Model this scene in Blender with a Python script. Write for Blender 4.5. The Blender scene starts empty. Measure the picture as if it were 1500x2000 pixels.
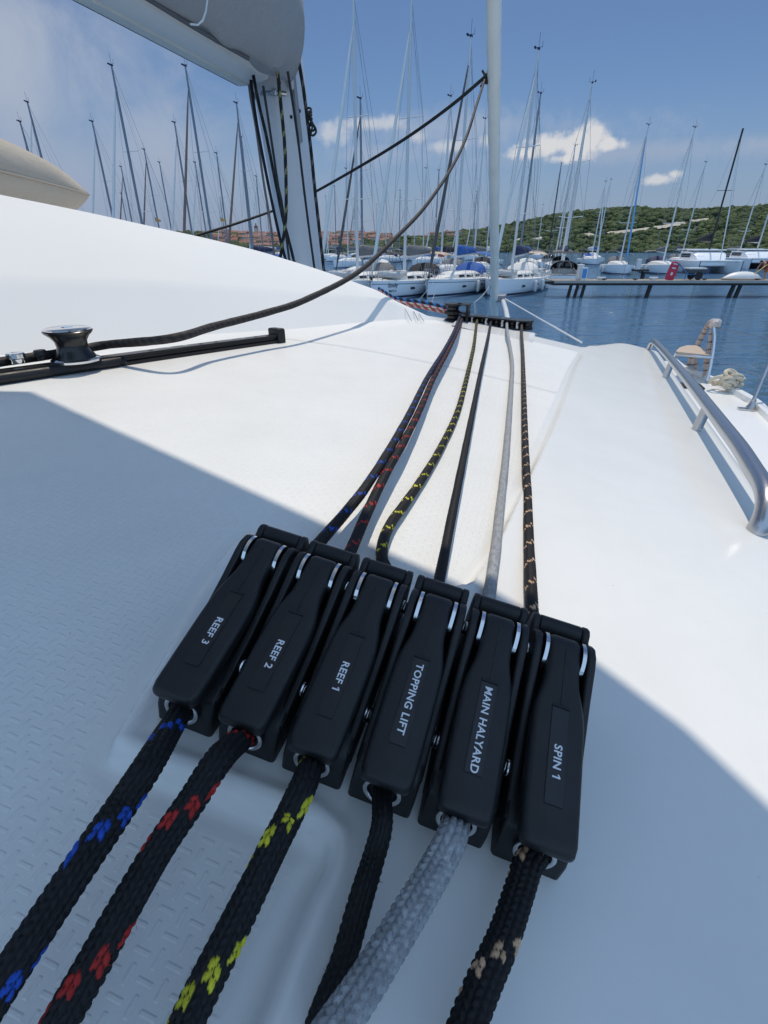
import bpy, math, random
import numpy as np
from mathutils import Vector, Matrix
random.seed(7); rng = np.random.RandomState(11)
SC = bpy.context.scene; COL = SC.collection

# ------------------------------------------------------------------ camera, sky, sun, exposure
ZC = 3.4                      # camera height above the water
TH = math.radians(29.05); FP = 930.0
cam = bpy.data.cameras.new("camera"); co = bpy.data.objects.new("camera", cam); COL.objects.link(co)
co.location = (0, 0, ZC); co.rotation_euler = (math.pi/2 - TH, 0, 0)
cam.sensor_fit = 'VERTICAL'; cam.sensor_height = 36; cam.sensor_width = 27; cam.lens = FP/2000*36
cam.clip_start = 0.01; cam.clip_end = 20000
SC.camera = co
SUN_AZ, SUN_EL = math.radians(13), math.radians(67)
sd = Vector((math.sin(SUN_AZ)*math.cos(SUN_EL), math.cos(SUN_AZ)*math.cos(SUN_EL), math.sin(SUN_EL)))
sl = bpy.data.lights.new("sun", 'SUN'); sl.energy = 3.15; sl.angle = math.radians(0.53); sl.color = (1, .90, .76)
so = bpy.data.objects.new("sun", sl); COL.objects.link(so); so.rotation_euler = sd.to_track_quat('Z', 'Y').to_euler()
so.location = (0, 0, 60)
SC.view_settings.view_transform = 'Standard'; SC.view_settings.look = 'None'
SC.view_settings.exposure = -0.12; SC.view_settings.gamma = 1
SC.cycles.max_bounces = 8; SC.cycles.diffuse_bounces = 3; SC.cycles.glossy_bounces = 3; SC.cycles.use_denoising = True
SC.cycles.caustics_reflective = False; SC.cycles.caustics_refractive = False

def pray(u, v):               # direction through photo pixel (u, v); its length is measured along the view axis
    a = (u-750)/FP; b = (1000-v)/FP
    return np.array([a, math.cos(TH)+b*math.sin(TH), -math.sin(TH)+b*math.cos(TH)])
def at(u, v, t): return pray(u, v)*t
def atz(u, v, z): d = pray(u, v); return d*(z/d[2])
def aty(u, v, y): d = pray(u, v); return d*(y/d[1])

w = bpy.data.worlds.new("World"); SC.world = w; w.use_nodes = True
nt = w.node_tree; N = nt.nodes; LK = nt.links
for n in list(N): N.remove(n)
def nd(t, **k):
    n = N.new(t)
    for a, b in k.items(): setattr(n, a, b)
    return n
out = nd('ShaderNodeOutputWorld'); bg = nd('ShaderNodeBackground'); bg.inputs['Strength'].default_value = 0.1
sky = nd('ShaderNodeTexSky', sky_type='NISHITA'); sky.sun_disc = False
sky.sun_elevation = SUN_EL; sky.sun_rotation = SUN_AZ; sky.air_density = 1.0; sky.dust_density = 0.5; sky.ozone_density = 2.2
tc = nd('ShaderNodeTexCoord')
def vm(op, a, b=None):
    n = nd('ShaderNodeVectorMath', operation=op); LK.new(a, n.inputs[0])
    if b is not None: n.inputs[1].default_value = b
    return n
def mth(op, a, b=None, c=None, clamp=False):
    n = nd('ShaderNodeMath', operation=op); n.use_clamp = clamp
    for i, x in enumerate((a, b, c)):
        if x is None: continue
        if isinstance(x, (int, float)): n.inputs[i].default_value = x
        else: LK.new(x, n.inputs[i])
    return n.outputs[0]
nrm = vm('NORMALIZE', tc.outputs['Generated']).outputs[0]
def cnoise(scale, detail=8, rough=.6, dist=.3):
    n = nd('ShaderNodeTexNoise'); n.inputs['Scale'].default_value = scale; n.inputs['Detail'].default_value = detail
    n.inputs['Roughness'].default_value = rough; n.inputs['Distortion'].default_value = dist; LK.new(nrm, n.inputs['Vector']); return n.outputs['Fac']
nA, nB, nC = cnoise(26), cnoise(70, 6, .6, .2), cnoise(5.5, 7, .62, .6)
tint = nd('ShaderNodeMix', data_type='RGBA', blend_type='MULTIPLY'); tint.inputs[0].default_value = 1
LK.new(sky.outputs[0], tint.inputs[6]); tint.inputs[7].default_value = (.56, .66, .80, 1)
curc = tint.outputs[2]
# added broken bright cloud behind the camera, unseen, to lift the light in the shade
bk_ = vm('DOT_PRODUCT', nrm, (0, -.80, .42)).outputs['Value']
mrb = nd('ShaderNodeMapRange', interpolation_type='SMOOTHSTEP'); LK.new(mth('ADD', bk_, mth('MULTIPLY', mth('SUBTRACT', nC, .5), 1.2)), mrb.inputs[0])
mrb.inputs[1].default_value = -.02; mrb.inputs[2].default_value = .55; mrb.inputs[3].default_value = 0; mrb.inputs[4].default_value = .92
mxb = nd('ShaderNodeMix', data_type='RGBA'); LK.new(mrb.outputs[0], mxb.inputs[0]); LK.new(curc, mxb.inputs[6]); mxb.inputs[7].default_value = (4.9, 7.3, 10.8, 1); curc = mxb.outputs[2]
def cloud(cells, amp, lo, hi, opacity, colr, noise=nA, noise2=nB):
    """cells: (u, v, half width px, half height px) puffs of one cloud, as sky directions"""
    global curc
    best = None
    for (u, v, hw, hh) in cells:
        d = Vector(pray(u, v)); L = d.length; d.normalize()
        rx = Vector((d.y, -d.x, 0)).normalized(); ru = rx.cross(d).normalized()
        a = vm('DOT_PRODUCT', nrm, rx*(FP*L/hw)).outputs['Value']; b = vm('DOT_PRODUCT', nrm, ru*(FP*L/hh)).outputs['Value']
        c = vm('DOT_PRODUCT', nrm, d).outputs['Value']
        q = mth('SUBTRACT', 1.0, mth('SQRT', mth('ADD', mth('MULTIPLY', a, a), mth('MULTIPLY', b, b))))
        q = mth('SUBTRACT', q, mth('MULTIPLY', mth('LESS_THAN', c, 0.0), 50.0))
        best = q if best is None else mth('MAXIMUM', best, q)
    q = mth('MULTIPLY_ADD', mth('SUBTRACT', noise, .5), amp, best)
    if noise2 is not None: q = mth('MULTIPLY_ADD', mth('SUBTRACT', noise2, .5), amp*.5, q)
    mr = nd('ShaderNodeMapRange', interpolation_type='SMOOTHSTEP'); LK.new(q, mr.inputs[0])
    mr.inputs[1].default_value = lo; mr.inputs[2].default_value = hi; mr.inputs[3].default_value = 0; mr.inputs[4].default_value = opacity
    mx = nd('ShaderNodeMix', data_type='RGBA'); LK.new(mr.outputs[0], mx.inputs[0]); LK.new(curc, mx.inputs[6])
    mx.inputs[7].default_value = (*colr, 1); curc = mx.outputs[2]
haze_c = (4.6, 5.2, 6.3); white = (7.6, 7.6, 7.7)
cloud([(-100, 60, 500, 330), (60, 380, 470, 200), (330, 330, 330, 150)], 2.2, -.15, 1.15, .86, haze_c, nC, None)   # thin veil to the left
cloud([(1180, 300, 330, 22), (1470, 285, 170, 26), (900, 250, 420, 40), (740, 300, 200, 26)], 2.0, -.1, 1.1, .55, haze_c, nC, nB)
cloud([(700, 490, 2600, 230)], .4, .0, 1.0, .80, (2.75, 3.5, 5.3), nC, None)
cloud([(650, 260, 36, 22), (815, 268, 24, 13), (870, 285, 60, 12), (955, 275, 26, 16), (720, 240, 90, 12)], 2.0, -.1, .9, .55, white)
cloud([(1160, 258, 26, 26), (1140, 275, 60, 24), (1190, 283, 40, 16), (1080, 285, 66, 24), (1030, 298, 48, 16), (1110, 310, 60, 14), (1125, 290, 70, 26)], 1.7, .02, .75, .93, white)
cloud([(1290, 350, 34, 11), (1318, 340, 18, 10)], 1.7, -.05, .8, .75, white)
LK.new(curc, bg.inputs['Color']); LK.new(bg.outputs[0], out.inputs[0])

# ------------------------------------------------------------------ helpers
MATS = {}
def mat(name, col=(.5, .5, .5), rough=.5, metal=0., spec=.5, bump=None, build=None, coat=0.):
    if name in MATS: return MATS[name]
    m = bpy.data.materials.new(name); m.use_nodes = True; t = m.node_tree
    b = t.nodes['Principled BSDF']; b.inputs['Base Color'].default_value = (*col, 1); b.inputs['Roughness'].default_value = rough
    b.inputs['Metallic'].default_value = metal; b.inputs['Specular IOR Level'].default_value = spec; b.inputs['Coat Weight'].default_value = coat
    tcn = t.nodes.new('ShaderNodeTexCoord')
    n = t.nodes.new('ShaderNodeTexNoise'); n.inputs['Scale'].default_value = bump[0] if bump else 6; n.inputs['Detail'].default_value = 6
    t.links.new(tcn.outputs['Object'], n.inputs['Vector'])
    amt = bump[2] if bump and len(bump) > 2 else .08
    mr = t.nodes.new('ShaderNodeMapRange'); mr.inputs[3].default_value = 1-amt; mr.inputs[4].default_value = 1+amt; t.links.new(n.outputs['Fac'], mr.inputs[0])
    hs = t.nodes.new('ShaderNodeHueSaturation'); hs.inputs['Color'].default_value = (*col, 1); t.links.new(mr.outputs[0], hs.inputs['Value'])
    t.links.new(hs.outputs[0], b.inputs['Base Color'])
    if bump and bump[1] > 0:
        bp = t.nodes.new('ShaderNodeBump'); bp.inputs['Distance'].default_value = bump[1]; bp.inputs['Strength'].default_value = 1
        t.links.new(n.outputs['Fac'], bp.inputs['Height']); t.links.new(bp.outputs[0], b.inputs['Normal'])
    if build: build(t, b, tcn)
    MATS[name] = m; return m

class MB:
    def __init__(s): s.V = []; s.F = []; s.M = []; s.k = 0
    def add(s, V, F, m=0):
        o = s.k; V = np.asarray(V, float).reshape(-1, 3); s.V.append(V); s.k += len(V)
        for f in F: s.F.append([i+o for i in f]); s.M.append(m)
        return s
    def box(s, c, size, m=0, R=None, taper=1.0):
        x, y, z = np.array(size)/2
        V = np.array([[a*x*(taper if e > 0 else 1), b*y*(taper if e > 0 else 1), e*z] for e in (-1, 1) for b in (-1, 1) for a in (-1, 1)])
        if R is not None: V = V @ np.array(R).T
        return s.add(V+np.array(c), [(0, 2, 3, 1), (4, 5, 7, 6), (0, 1, 5, 4), (2, 6, 7, 3), (0, 4, 6, 2), (1, 3, 7, 5)], m)
    def tube(s, P, r, n=8, m=0, cap=True):
        P = [np.array(p, float) for p in P]; K = len(P); rs = r if hasattr(r, '__len__') else [r]*K
        up = None; rings = []
        for i in range(K):
            d = P[min(i+1, K-1)]-P[max(i-1, 0)]; d = d/(np.linalg.norm(d)+1e-12)
            if up is None:
                up = np.array([0, 0, 1.]) if abs(d[2]) < .9 else np.array([1., 0, 0])
            a = np.cross(d, up); a /= np.linalg.norm(a)+1e-12; up = np.cross(a, d)
            ph = np.arange(n)*2*math.pi/n
            rings.append(P[i]+rs[i]*(np.outer(np.cos(ph), a)+np.outer(np.sin(ph), up)))
        return s.loft(rings, True, cap, m)
    def loft(s, rings, closed=True, cap=True, m=0):
        n = len(rings[0]); V = np.concatenate(rings); F = []
        for i in range(len(rings)-1):
            for j in range(n if closed else n-1):
                k = (j+1) % n; F.append((i*n+j, i*n+k, (i+1)*n+k, (i+1)*n+j))
        if cap and closed: F.append(tuple(range(n))[::-1]); F.append(tuple((len(rings)-1)*n+j for j in range(n)))
        return s.add(V, F, m)
    def lathe(s, prof, c=(0, 0, 0), R=None, n=24, m=0, cap=True):
        ph = np.arange(n)*2*math.pi/n; rings = []
        for r, z in prof:
            q = np.stack([r*np.cos(ph), r*np.sin(ph), np.full(n, z)], 1)
            if R is not None: q = q @ np.array(R).T
            rings.append(q+np.array(c))
        return s.loft(rings, True, cap, m)
    def prism(s, poly, x0, x1, m=0):
        """polygon in (y, z) extruded along x"""
        n = len(poly); V = [(x0, a, b) for a, b in poly]+[(x1, a, b) for a, b in poly]
        F = [(i, (i+1) % n, n+(i+1) % n, n+i) for i in range(n)]+[tuple(range(n))[::-1], tuple(range(n, 2*n))]
        return s.add(V, F, m)
    def arr(s): return np.concatenate(s.V) if s.V else np.zeros((0, 3))

GS = 1.0   # size factor of the group being built (mast, boom and sail bag are bigger and farther)
RL = {}    # root locations (camera relative)
def empty(name, loc, label=None, cat=None, group=None):
    o = bpy.data.objects.new(name, None); COL.objects.link(o); o.empty_display_size = .1
    loc = np.array(loc, float)*GS; o.location = (loc[0], loc[1], loc[2]+ZC); RL[o.name] = loc
    return tag(o, label, cat, group)
def tag(o, label=None, cat=None, group=None, kind=None):
    if label: o['label'] = label
    if cat: o['category'] = cat
    if group: o['group'] = group
    if kind: o['kind'] = kind
    return o
def rootof(p):
    while p.parent is not None: p = p.parent
    return p
def mk(name, V, F, mats, parent=None, M=None, smooth=35, local=False, uv=None, col=None, bevel=None, flat=False):
    """mesh object from camera-relative points (or points already local to the root)"""
    V = np.asarray(V, float)*(1.0 if local else GS)
    if parent is not None: off = np.zeros(3) if local else RL[rootof(parent).name]
    else: off = np.array([V[:, 0].mean(), V[:, 1].mean(), V[:, 2].min()])
    me = bpy.data.meshes.new(name)
    Vl = V-off
    if isinstance(F, np.ndarray):
        nf, q = F.shape
        me.vertices.add(len(Vl)); me.vertices.foreach_set('co', Vl.ravel()); me.loops.add(nf*q); me.polygons.add(nf)
        me.loops.foreach_set('vertex_index', F.ravel().astype(np.int32)); me.polygons.foreach_set('loop_start', (np.arange(nf)*q).astype(np.int32))
        me.update(calc_edges=True); me.validate()
    else: me.from_pydata(Vl.tolist(), [], F); me.update()
    for m in (mats if isinstance(mats, (list, tuple)) else [mats]): me.materials.append(m)
    if M is not None and len(M) == len(me.polygons): me.polygons.foreach_set('material_index', np.array(M, np.int32))
    if not flat:
        me.polygons.foreach_set('use_smooth', np.ones(len(me.polygons), bool))
        if smooth and smooth < 180: me.set_sharp_from_angle(angle=math.radians(smooth))
    if uv is not None:
        L = me.uv_layers.new(name='UVMap'); vi = np.zeros(len(me.loops), np.int32); me.loops.foreach_get('vertex_index', vi)
        L.data.foreach_set('uv', np.asarray(uv, np.float32)[vi].ravel())
    if col is not None:
        for nm, arr in col.items():
            a = me.attributes.new(nm, 'FLOAT_COLOR', 'POINT'); c4 = np.ones((len(V), 4), np.float32); c4[:, :3] = np.asarray(arr).reshape(len(V), -1)
            a.data.foreach_set('color', c4.ravel())
    o = bpy.data.objects.new(name, me); COL.objects.link(o)
    if parent is not None: o.parent = parent
    else: o.location = (off[0], off[1], off[2]+ZC); RL[o.name] = off
    if bevel:
        b = o.modifiers.new('bevel', 'BEVEL'); b.width = bevel; b.segments = 3; b.limit_method = 'ANGLE'; b.angle_limit = math.radians(40)
        b.harden_normals = False
    return o
def mb(name, B, mats, parent=None, **k): return mk(name, B.arr(), B.F, mats, parent, M=B.M, **k)

def spline(P, ds):
    P = np.array(P, float); Q = np.vstack([2*P[0]-P[1], P, 2*P[-1]-P[-2]]); out = []
    for i in range(1, len(Q)-2):
        p0, p1, p2, p3 = Q[i-1:i+3]
        k = max(2, int(np.linalg.norm(p2-p1)/ds*2)); u = np.linspace(0, 1, k, endpoint=False)[:, None]
        out.append(.5*((2*p1)+(-p0+p2)*u+(2*p0-5*p1+4*p2-p3)*u**2+(-p0+3*p1-3*p2+p3)*u**3))
    out = np.vstack(out+[P[-1:]])
    L = np.concatenate([[0], np.cumsum(np.linalg.norm(np.diff(out, axis=0), axis=1))]); n = max(2, int(L[-1]/ds))
    s = np.linspace(0, L[-1], n)
    return np.stack([np.interp(s, L, out[:, i]) for i in range(3)], 1), s

# ------------------------------------------------------------------ the deck under the camera, in its own (s, r) frame
PSI = .294; TX = np.array([math.cos(PSI), -math.sin(PSI), 0]); FX = np.array([math.sin(PSI), math.cos(PSI), 0])
OX, OY = -.1228, .191
def sr(P): P = np.asarray(P, float); dx = P[..., 0]-OX; dy = P[..., 1]-OY; return dx*TX[0]+dy*TX[1], dx*FX[0]+dy*FX[1]
def wpt(s, r, z): return np.stack([OX+s*TX[0]+r*FX[0], OY+s*TX[1]+r*FX[1], np.broadcast_to(z, np.shape(s+r*0))], -1)
CS = np.array([-1.6, -.9, -.6, -.35, -.1, 0, .2, .5, .8, 1.2]); CZ = np.array([.073, .071, .064, .047, .0165, 0, -.0335, -.089, -.150, -.235])
_cx = np.linspace(-1.6, 1.2, 281); _cz = np.interp(_cx, CS, CZ); _k = np.ones(25)/25; _cz = np.convolve(np.pad(_cz, 12, mode='edge'), _k, 'valid')
def sst(x, a, b): q = np.clip((x-a)/(b-a), 0, 1); return q*q*(3-2*q)
def deckbase(s, r): return -.269-.035*r+np.interp(s, _cx, _cz)
def hit(u, v, h=0.):
    d = pray(u, v); t = .5
    lo, hi = .05, 8.
    f = lambda t: (d[2]*t)-(deckbase(*sr(d*t))+h)
    for _ in range(60):
        mid = (lo+hi)/2
        if f(mid) > 0: lo = mid
        else: hi = mid
    return d*lo

# ------------------------------------------------------------------ materials of the near boat
def link(t, a, b): t.links.new(a, b)
def b_deck(t, b, tcn):
    """gelcoat with a moulded non-slip pattern of short staggered dashes where the attribute 'grip' is 1"""
    nn = t.nodes
    def m_(op, a, b_=None, c=None):
        n = nn.new('ShaderNodeMath'); n.operation = op
        for i, x in enumerate((a, b_, c)):
            if x is None: continue
            if isinstance(x, (int, float)): n.inputs[i].default_value = x
            else: t.links.new(x, n.inputs[i])
        return n.outputs[0]
    uvn = nn.new('ShaderNodeUVMap'); uvn.uv_map = 'UVMap'; sp = nn.new('ShaderNodeSeparateXYZ'); t.links.new(uvn.outputs[0], sp.inputs[0])
    cell = .0080
    a = m_('DIVIDE', sp.outputs[0], cell); c = m_('DIVIDE', sp.outputs[1], cell)
    ia = m_('FLOOR', a); ic = m_('FLOOR', c); fa = m_('SUBTRACT', m_('FRACT', a), .5); fc = m_('SUBTRACT', m_('FRACT', c), .5)
    par = m_('MODULO', m_('ABSOLUTE', m_('ADD', ia, ic)), 2.0); inv = m_('SUBTRACT', 1.0, par)
    lon = m_('ADD', m_('MULTIPLY', fa, par), m_('MULTIPLY', fc, inv)); wid = m_('ADD', m_('MULTIPLY', fc, par), m_('MULTIPLY', fa, inv))
    def sm(x, lo, hi):
        n = nn.new('ShaderNodeMapRange'); n.interpolation_type = 'SMOOTHSTEP'; t.links.new(x, n.inputs[0])
        n.inputs[1].default_value = lo; n.inputs[2].default_value = hi; n.inputs[3].default_value = 1; n.inputs[4].default_value = 0; return n.outputs[0]
    dash = m_('MULTIPLY', sm(m_('ABSOLUTE', lon), .40, .52), sm(m_('ABSOLUTE', wid), .05, .17))
    at_ = nn.new('ShaderNodeAttribute'); at_.attribute_name = 'grip'
    h = m_('MULTIPLY', dash, at_.outputs['Fac'])
    n2 = nn.new('ShaderNodeTexNoise'); n2.inputs['Scale'].default_value = 700; n2.inputs['Detail'].default_value = 3; t.links.new(tcn.outputs['Object'], n2.inputs['Vector'])
    h = m_('ADD', h, m_('MULTIPLY', m_('MULTIPLY', n2.outputs['Fac'], .25), at_.outputs['Fac']))
    bp = nn.new('ShaderNodeBump'); bp.inputs['Distance'].default_value = .00030; bp.inputs['Strength'].default_value = 1
    t.links.new(h, bp.inputs['Height']); t.links.new(bp.outputs[0], b.inputs['Normal'])
    mr = nn.new('ShaderNodeMapRange'); t.links.new(at_.outputs['Fac'], mr.inputs[0]); mr.inputs[3].default_value = .21; mr.inputs[4].default_value = .42
    t.links.new(mr.outputs[0], b.inputs['Roughness'])
    # faint grime and scuffs in the gelcoat
    n3 = nn.new('ShaderNodeTexNoise'); n3.inputs['Scale'].default_value = 7; n3.inputs['Detail'].default_value = 9; n3.inputs['Roughness'].default_value = .7
    t.links.new(tcn.outputs['Object'], n3.inputs['Vector'])
    vo = nn.new('ShaderNodeTexVoronoi'); vo.inputs['Scale'].default_value = 22; t.links.new(tcn.outputs['Object'], vo.inputs['Vector'])
    sp_ = sm(vo.outputs['Distance'], .012, .03)
    rmp = nn.new('ShaderNodeMapRange'); t.links.new(n3.outputs['Fac'], rmp.inputs[0]); rmp.inputs[1].default_value = .35; rmp.inputs[2].default_value = .75; rmp.inputs[3].default_value = 1.0; rmp.inputs[4].default_value = .93
    vv = m_('MULTIPLY', rmp.outputs[0], m_('SUBTRACT', 1.0, m_('MULTIPLY', sp_, .25)))
    hs = nn.new('ShaderNodeHueSaturation'); hs.inputs['Color'].default_value = (.80, .80, .775, 1); t.links.new(vv, hs.inputs['Value']); t.links.new(hs.outputs[0], b.inputs['Base Color'])
M_deck = mat('gelcoat_deck', (.8, .8, .78), .2, spec=.5, build=b_deck)
M_gel = mat('gelcoat', (.80, .80, .78), .22, bump=(2.2, .0006, .03))
M_roof = mat('gelcoat_roof', (.76, .76, .745), .8, spec=.08, bump=(2.2, .0006, .03))
def b_worn(t, b, tcn):
    n = t.nodes.new('ShaderNodeTexNoise'); n.inputs['Scale'].default_value = 55; n.inputs['Detail'].default_value = 9; n.inputs['Roughness'].default_value = .72; t.links.new(tcn.outputs['Object'], n.inputs['Vector'])
    mr = t.nodes.new('ShaderNodeMapRange'); mr.inputs[1].default_value = .35; mr.inputs[2].default_value = .72; mr.inputs[3].default_value = .38; mr.inputs[4].default_value = .62; t.links.new(n.outputs['Fac'], mr.inputs[0]); t.links.new(mr.outputs[0], b.inputs['Roughness'])
    vo = t.nodes.new('ShaderNodeTexVoronoi'); vo.inputs['Scale'].default_value = 260; t.links.new(tcn.outputs['Object'], vo.inputs['Vector'])
    m2 = t.nodes.new('ShaderNodeMapRange'); m2.inputs[1].default_value = .04; m2.inputs[2].default_value = .10; m2.inputs[3].default_value = .45; m2.inputs[4].default_value = 0; t.links.new(vo.outputs['Distance'], m2.inputs[0])
    m3 = t.nodes.new('ShaderNodeMapRange'); m3.inputs[1].default_value = .52; m3.inputs[2].default_value = .62; t.links.new(n.outputs['Fac'], m3.inputs[0])
    mu = t.nodes.new('ShaderNodeMath'); mu.operation = 'MULTIPLY'; t.links.new(m2.outputs[0], mu.inputs[0]); t.links.new(m3.outputs[0], mu.inputs[1])
    mx = t.nodes.new('ShaderNodeMix'); mx.data_type = 'RGBA'; t.links.new(mu.outputs[0], mx.inputs[0]); src = b.inputs['Base Color'].links[0].from_socket; t.links.new(src, mx.inputs[6]); mx.inputs[7].default_value = (.09, .09, .088, 1); t.links.new(mx.outputs[2], b.inputs['Base Color'])
M_black = mat('black_plastic', (.0125, .013, .0145), .46, spec=.42, bump=(900, .00006, .15), build=b_worn)
M_blackg = mat('black_gloss', (.012, .012, .013), .25, bump=(60, .0001, .1))
M_anod = mat('black_anodised', (.018, .018, .02), .33, metal=.4, bump=(120, .00005, .15))
M_label = mat('label_strip', (.009, .0095, .013), .32, bump=(40, .00002, .1))
M_text = mat('label_print', (.72, .74, .78), .5)
M_chrome = mat('polished_steel', (.72, .72, .73), .12, metal=1.0, bump=(60, .00003, .08))
M_steel = mat('brushed_steel', (.50, .50, .51), .27, metal=1.0, bump=(220, .00004, .1))
M_alu = mat('mast_paint', (.62, .64, .66), .38, bump=(5, .0004, .05))
M_boom = mat('boom_paint', (.72, .72, .69), .4, bump=(5, .0004, .05))
def fabric(name, col, sc=1500, d=.0004):
    def bld(t, b, tcn):
        n = t.nodes.new('ShaderNodeTexNoise'); n.inputs['Scale'].default_value = sc; n.inputs['Detail'].default_value = 2; t.links.new(tcn.outputs['Object'], n.inputs['Vector'])
        n2 = t.nodes.new('ShaderNodeTexNoise'); n2.inputs['Scale'].default_value = 9; n2.inputs['Detail'].default_value = 4; t.links.new(tcn.outputs['Object'], n2.inputs['Vector'])
        ad = t.nodes.new('ShaderNodeMath'); ad.operation = 'MULTIPLY_ADD'; t.links.new(n2.outputs['Fac'], ad.inputs[0]); ad.inputs[1].default_value = 12; t.links.new(n.outputs['Fac'], ad.inputs[2])
        bp = t.nodes.new('ShaderNodeBump'); bp.inputs['Distance'].default_value = d; t.links.new(ad.outputs[0], bp.inputs['Height']); t.links.new(bp.outputs[0], b.inputs['Normal'])
        mr = t.nodes.new('ShaderNodeMapRange'); mr.inputs[3].default_value = .82; mr.inputs[4].default_value = 1.18; t.links.new(n.outputs['Fac'], mr.inputs[0])
        hs = t.nodes.new('ShaderNodeHueSaturation'); hs.inputs['Color'].default_value = (*col, 1); t.links.new(mr.outputs[0], hs.inputs['Value']); t.links.new(hs.outputs[0], b.inputs['Base Color'])
        b.inputs['Sheen Weight'].default_value = .15
    return mat(name, col, .85, spec=.2, build=bld)
M_bag = fabric('grey_canvas', (.33, .33, .33), 420, .0020)
M_cush = fabric('beige_canvas', (.46, .41, .34), 500, .0008)
M_thread = mat('white_thread', (.7, .7, .7), .6)
def b_rope(t, b, tcn):
    a = t.nodes.new('ShaderNodeAttribute'); a.attribute_name = 'yarn'
    n = t.nodes.new('ShaderNodeTexNoise'); n.inputs['Scale'].default_value = 1800; n.inputs['Detail'].default_value = 2; t.links.new(tcn.outputs['Object'], n.inputs['Vector'])
    mr = t.nodes.new('ShaderNodeMapRange'); mr.inputs[3].default_value = .55; mr.inputs[4].default_value = 1.45; t.links.new(n.outputs['Fac'], mr.inputs[0])
    hs = t.nodes.new('ShaderNodeHueSaturation'); t.links.new(a.outputs['Color'], hs.inputs['Color']); t.links.new(mr.outputs[0], hs.inputs['Value']); t.links.new(hs.outputs[0], b.inputs['Base Color'])
    bp = t.nodes.new('ShaderNodeBump'); bp.inputs['Distance'].default_value = .0004; bp.inputs['Strength'].default_value = .6; t.links.new(n.outputs['Fac'], bp.inputs['Height']); t.links.new(bp.outputs[0], b.inputs['Normal'])
M_rope = mat('braided_rope', (.02, .02, .02), .62, spec=.3, build=b_rope)

# ------------------------------------------------------------------ the catamaran we stand on
cat = empty('catamaran', wpt(np.array(0.), np.array(.8), -ZC+.0), 'white catamaran in the foreground, its non-slip cabin top filling the picture', 'catamaran')
# moulded smooth area (raised 6 mm): clutch pad and glossy side panel
pad_px = [(1148, 669), (1118, 720), (1092, 788), (1068, 850), (1041, 912), (1000, 1000), (958, 1090), (915, 1150), (840, 1165), (700, 1110), (560, 1050), (478, 1052), (425, 1110),
          (300, 1330), (222, 1462), (215, 1485), (240, 1505), (420, 1570), (602, 1640), (634, 1672), (628, 1710), (600, 1760), (545, 1880), (470, 2080)]
pad = np.array([sr(hit(*p)) for p in pad_px]); pad = np.vstack([pad, [[pad[-1][0]+.05, -.6], [2.5, -.6], [2.5, 3.6], [pad[0][0]+.13, 3.6]]])
def pad_dist(S, R):
    P = np.stack([S.ravel(), R.ravel()], 1); dmin = np.full(len(P), 1e9); ins = np.zeros(len(P), bool)
    for i in range(len(pad)):
        a, b = pad[i], pad[(i+1) % len(pad)]; e = b-a
        q = np.clip(((P-a) @ e)/(e @ e+1e-12), 0, 1); d = np.linalg.norm(P-a-q[:, None]*e, axis=1); dmin = np.minimum(dmin, d)
        c = ((a[1] > P[:, 1]) != (b[1] > P[:, 1])) & (P[:, 0] < (b[0]-a[0])*(P[:, 1]-a[1])/(b[1]-a[1]+1e-15)+a[0]); ins ^= c
    return np.where(ins, dmin, -dmin).reshape(S.shape)
def rail_s(r): return .462+.112*r
def edge_s(r): return rail_s(r)+.035
def deckz(s, r, fine=True):
    z = deckbase(s, r)
    re = 2.42+.62*sst(s, .38, .72)
    x = np.maximum(r-re, 0); z = z-np.where(x < .14, x*x*1.6, .0314+(x-.14)*.9)
    if fine:
        d = pad_dist(s, r); wd_ = .0063+.022*sst(r, .45, 1.3); z = z+.012*sst(d, -.25*wd_, .75*wd_)-.0016*np.exp(-((d+.006)/.0035)**2)*(1-sst(r, .3, .6))
        z = z+.0042*np.exp(-((d-.0105)/.0042)**2)*(1-sst(s, .14, .2))*(1-sst(r, .02, .07))
    return z
ga = np.concatenate([np.arange(-1.45, -.36, .03), np.arange(-.36, .37, .0038), np.arange(.37, .60, .012)])
gr = np.concatenate([np.arange(-.34, .12, .0036), np.arange(.12, .62, .006), np.arange(.62, 2.5, .010), np.arange(2.5, 3.3, .02)])
R_, A_ = np.meshgrid(gr, np.linspace(0, 1, len(ga)), indexing='ij')
sg = (ga-ga[0])/(ga[-1]-ga[0])
S_ = ga[0]+(edge_s(R_)-ga[0])*0; # s runs from the left limit to the panel's edge, stretched only beyond s = .3
S_ = np.where(ga[None, :] < .37, ga[None, :], .37+(ga[None, :]-.37)/(ga[-1]-.37)*(edge_s(R_)-.37))
D_ = pad_dist(S_, R_); Z_ = deckz(S_, R_)
seam = np.abs(R_-(1.27+.0*S_)); Z_ = Z_-.003*np.clip(1-seam/.006, 0, 1)*(D_ < -.02)
grip = sst(-D_, .012, .020)*(1-sst(R_, 2.2, 2.26))*sst(np.abs(R_-1.27), .012, .018)
rows = [np.stack([S_, R_], -1)]
V = wpt(S_, R_, Z_).reshape(-1, 3); uv = np.stack([S_, R_], -1).reshape(-1, 2)
nr_, ns_ = S_.shape
idx = np.arange(nr_*ns_).reshape(nr_, ns_)
F = np.stack([idx[:-1, :-1], idx[:-1, 1:], idx[1:, 1:], idx[1:, :-1]], -1).reshape(-1, 4)
mk('cabin_top', V, F, M_deck, cat, uv=uv, col={'grip': grip.reshape(-1, 1).repeat(3, 1)}, smooth=180)
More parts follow.
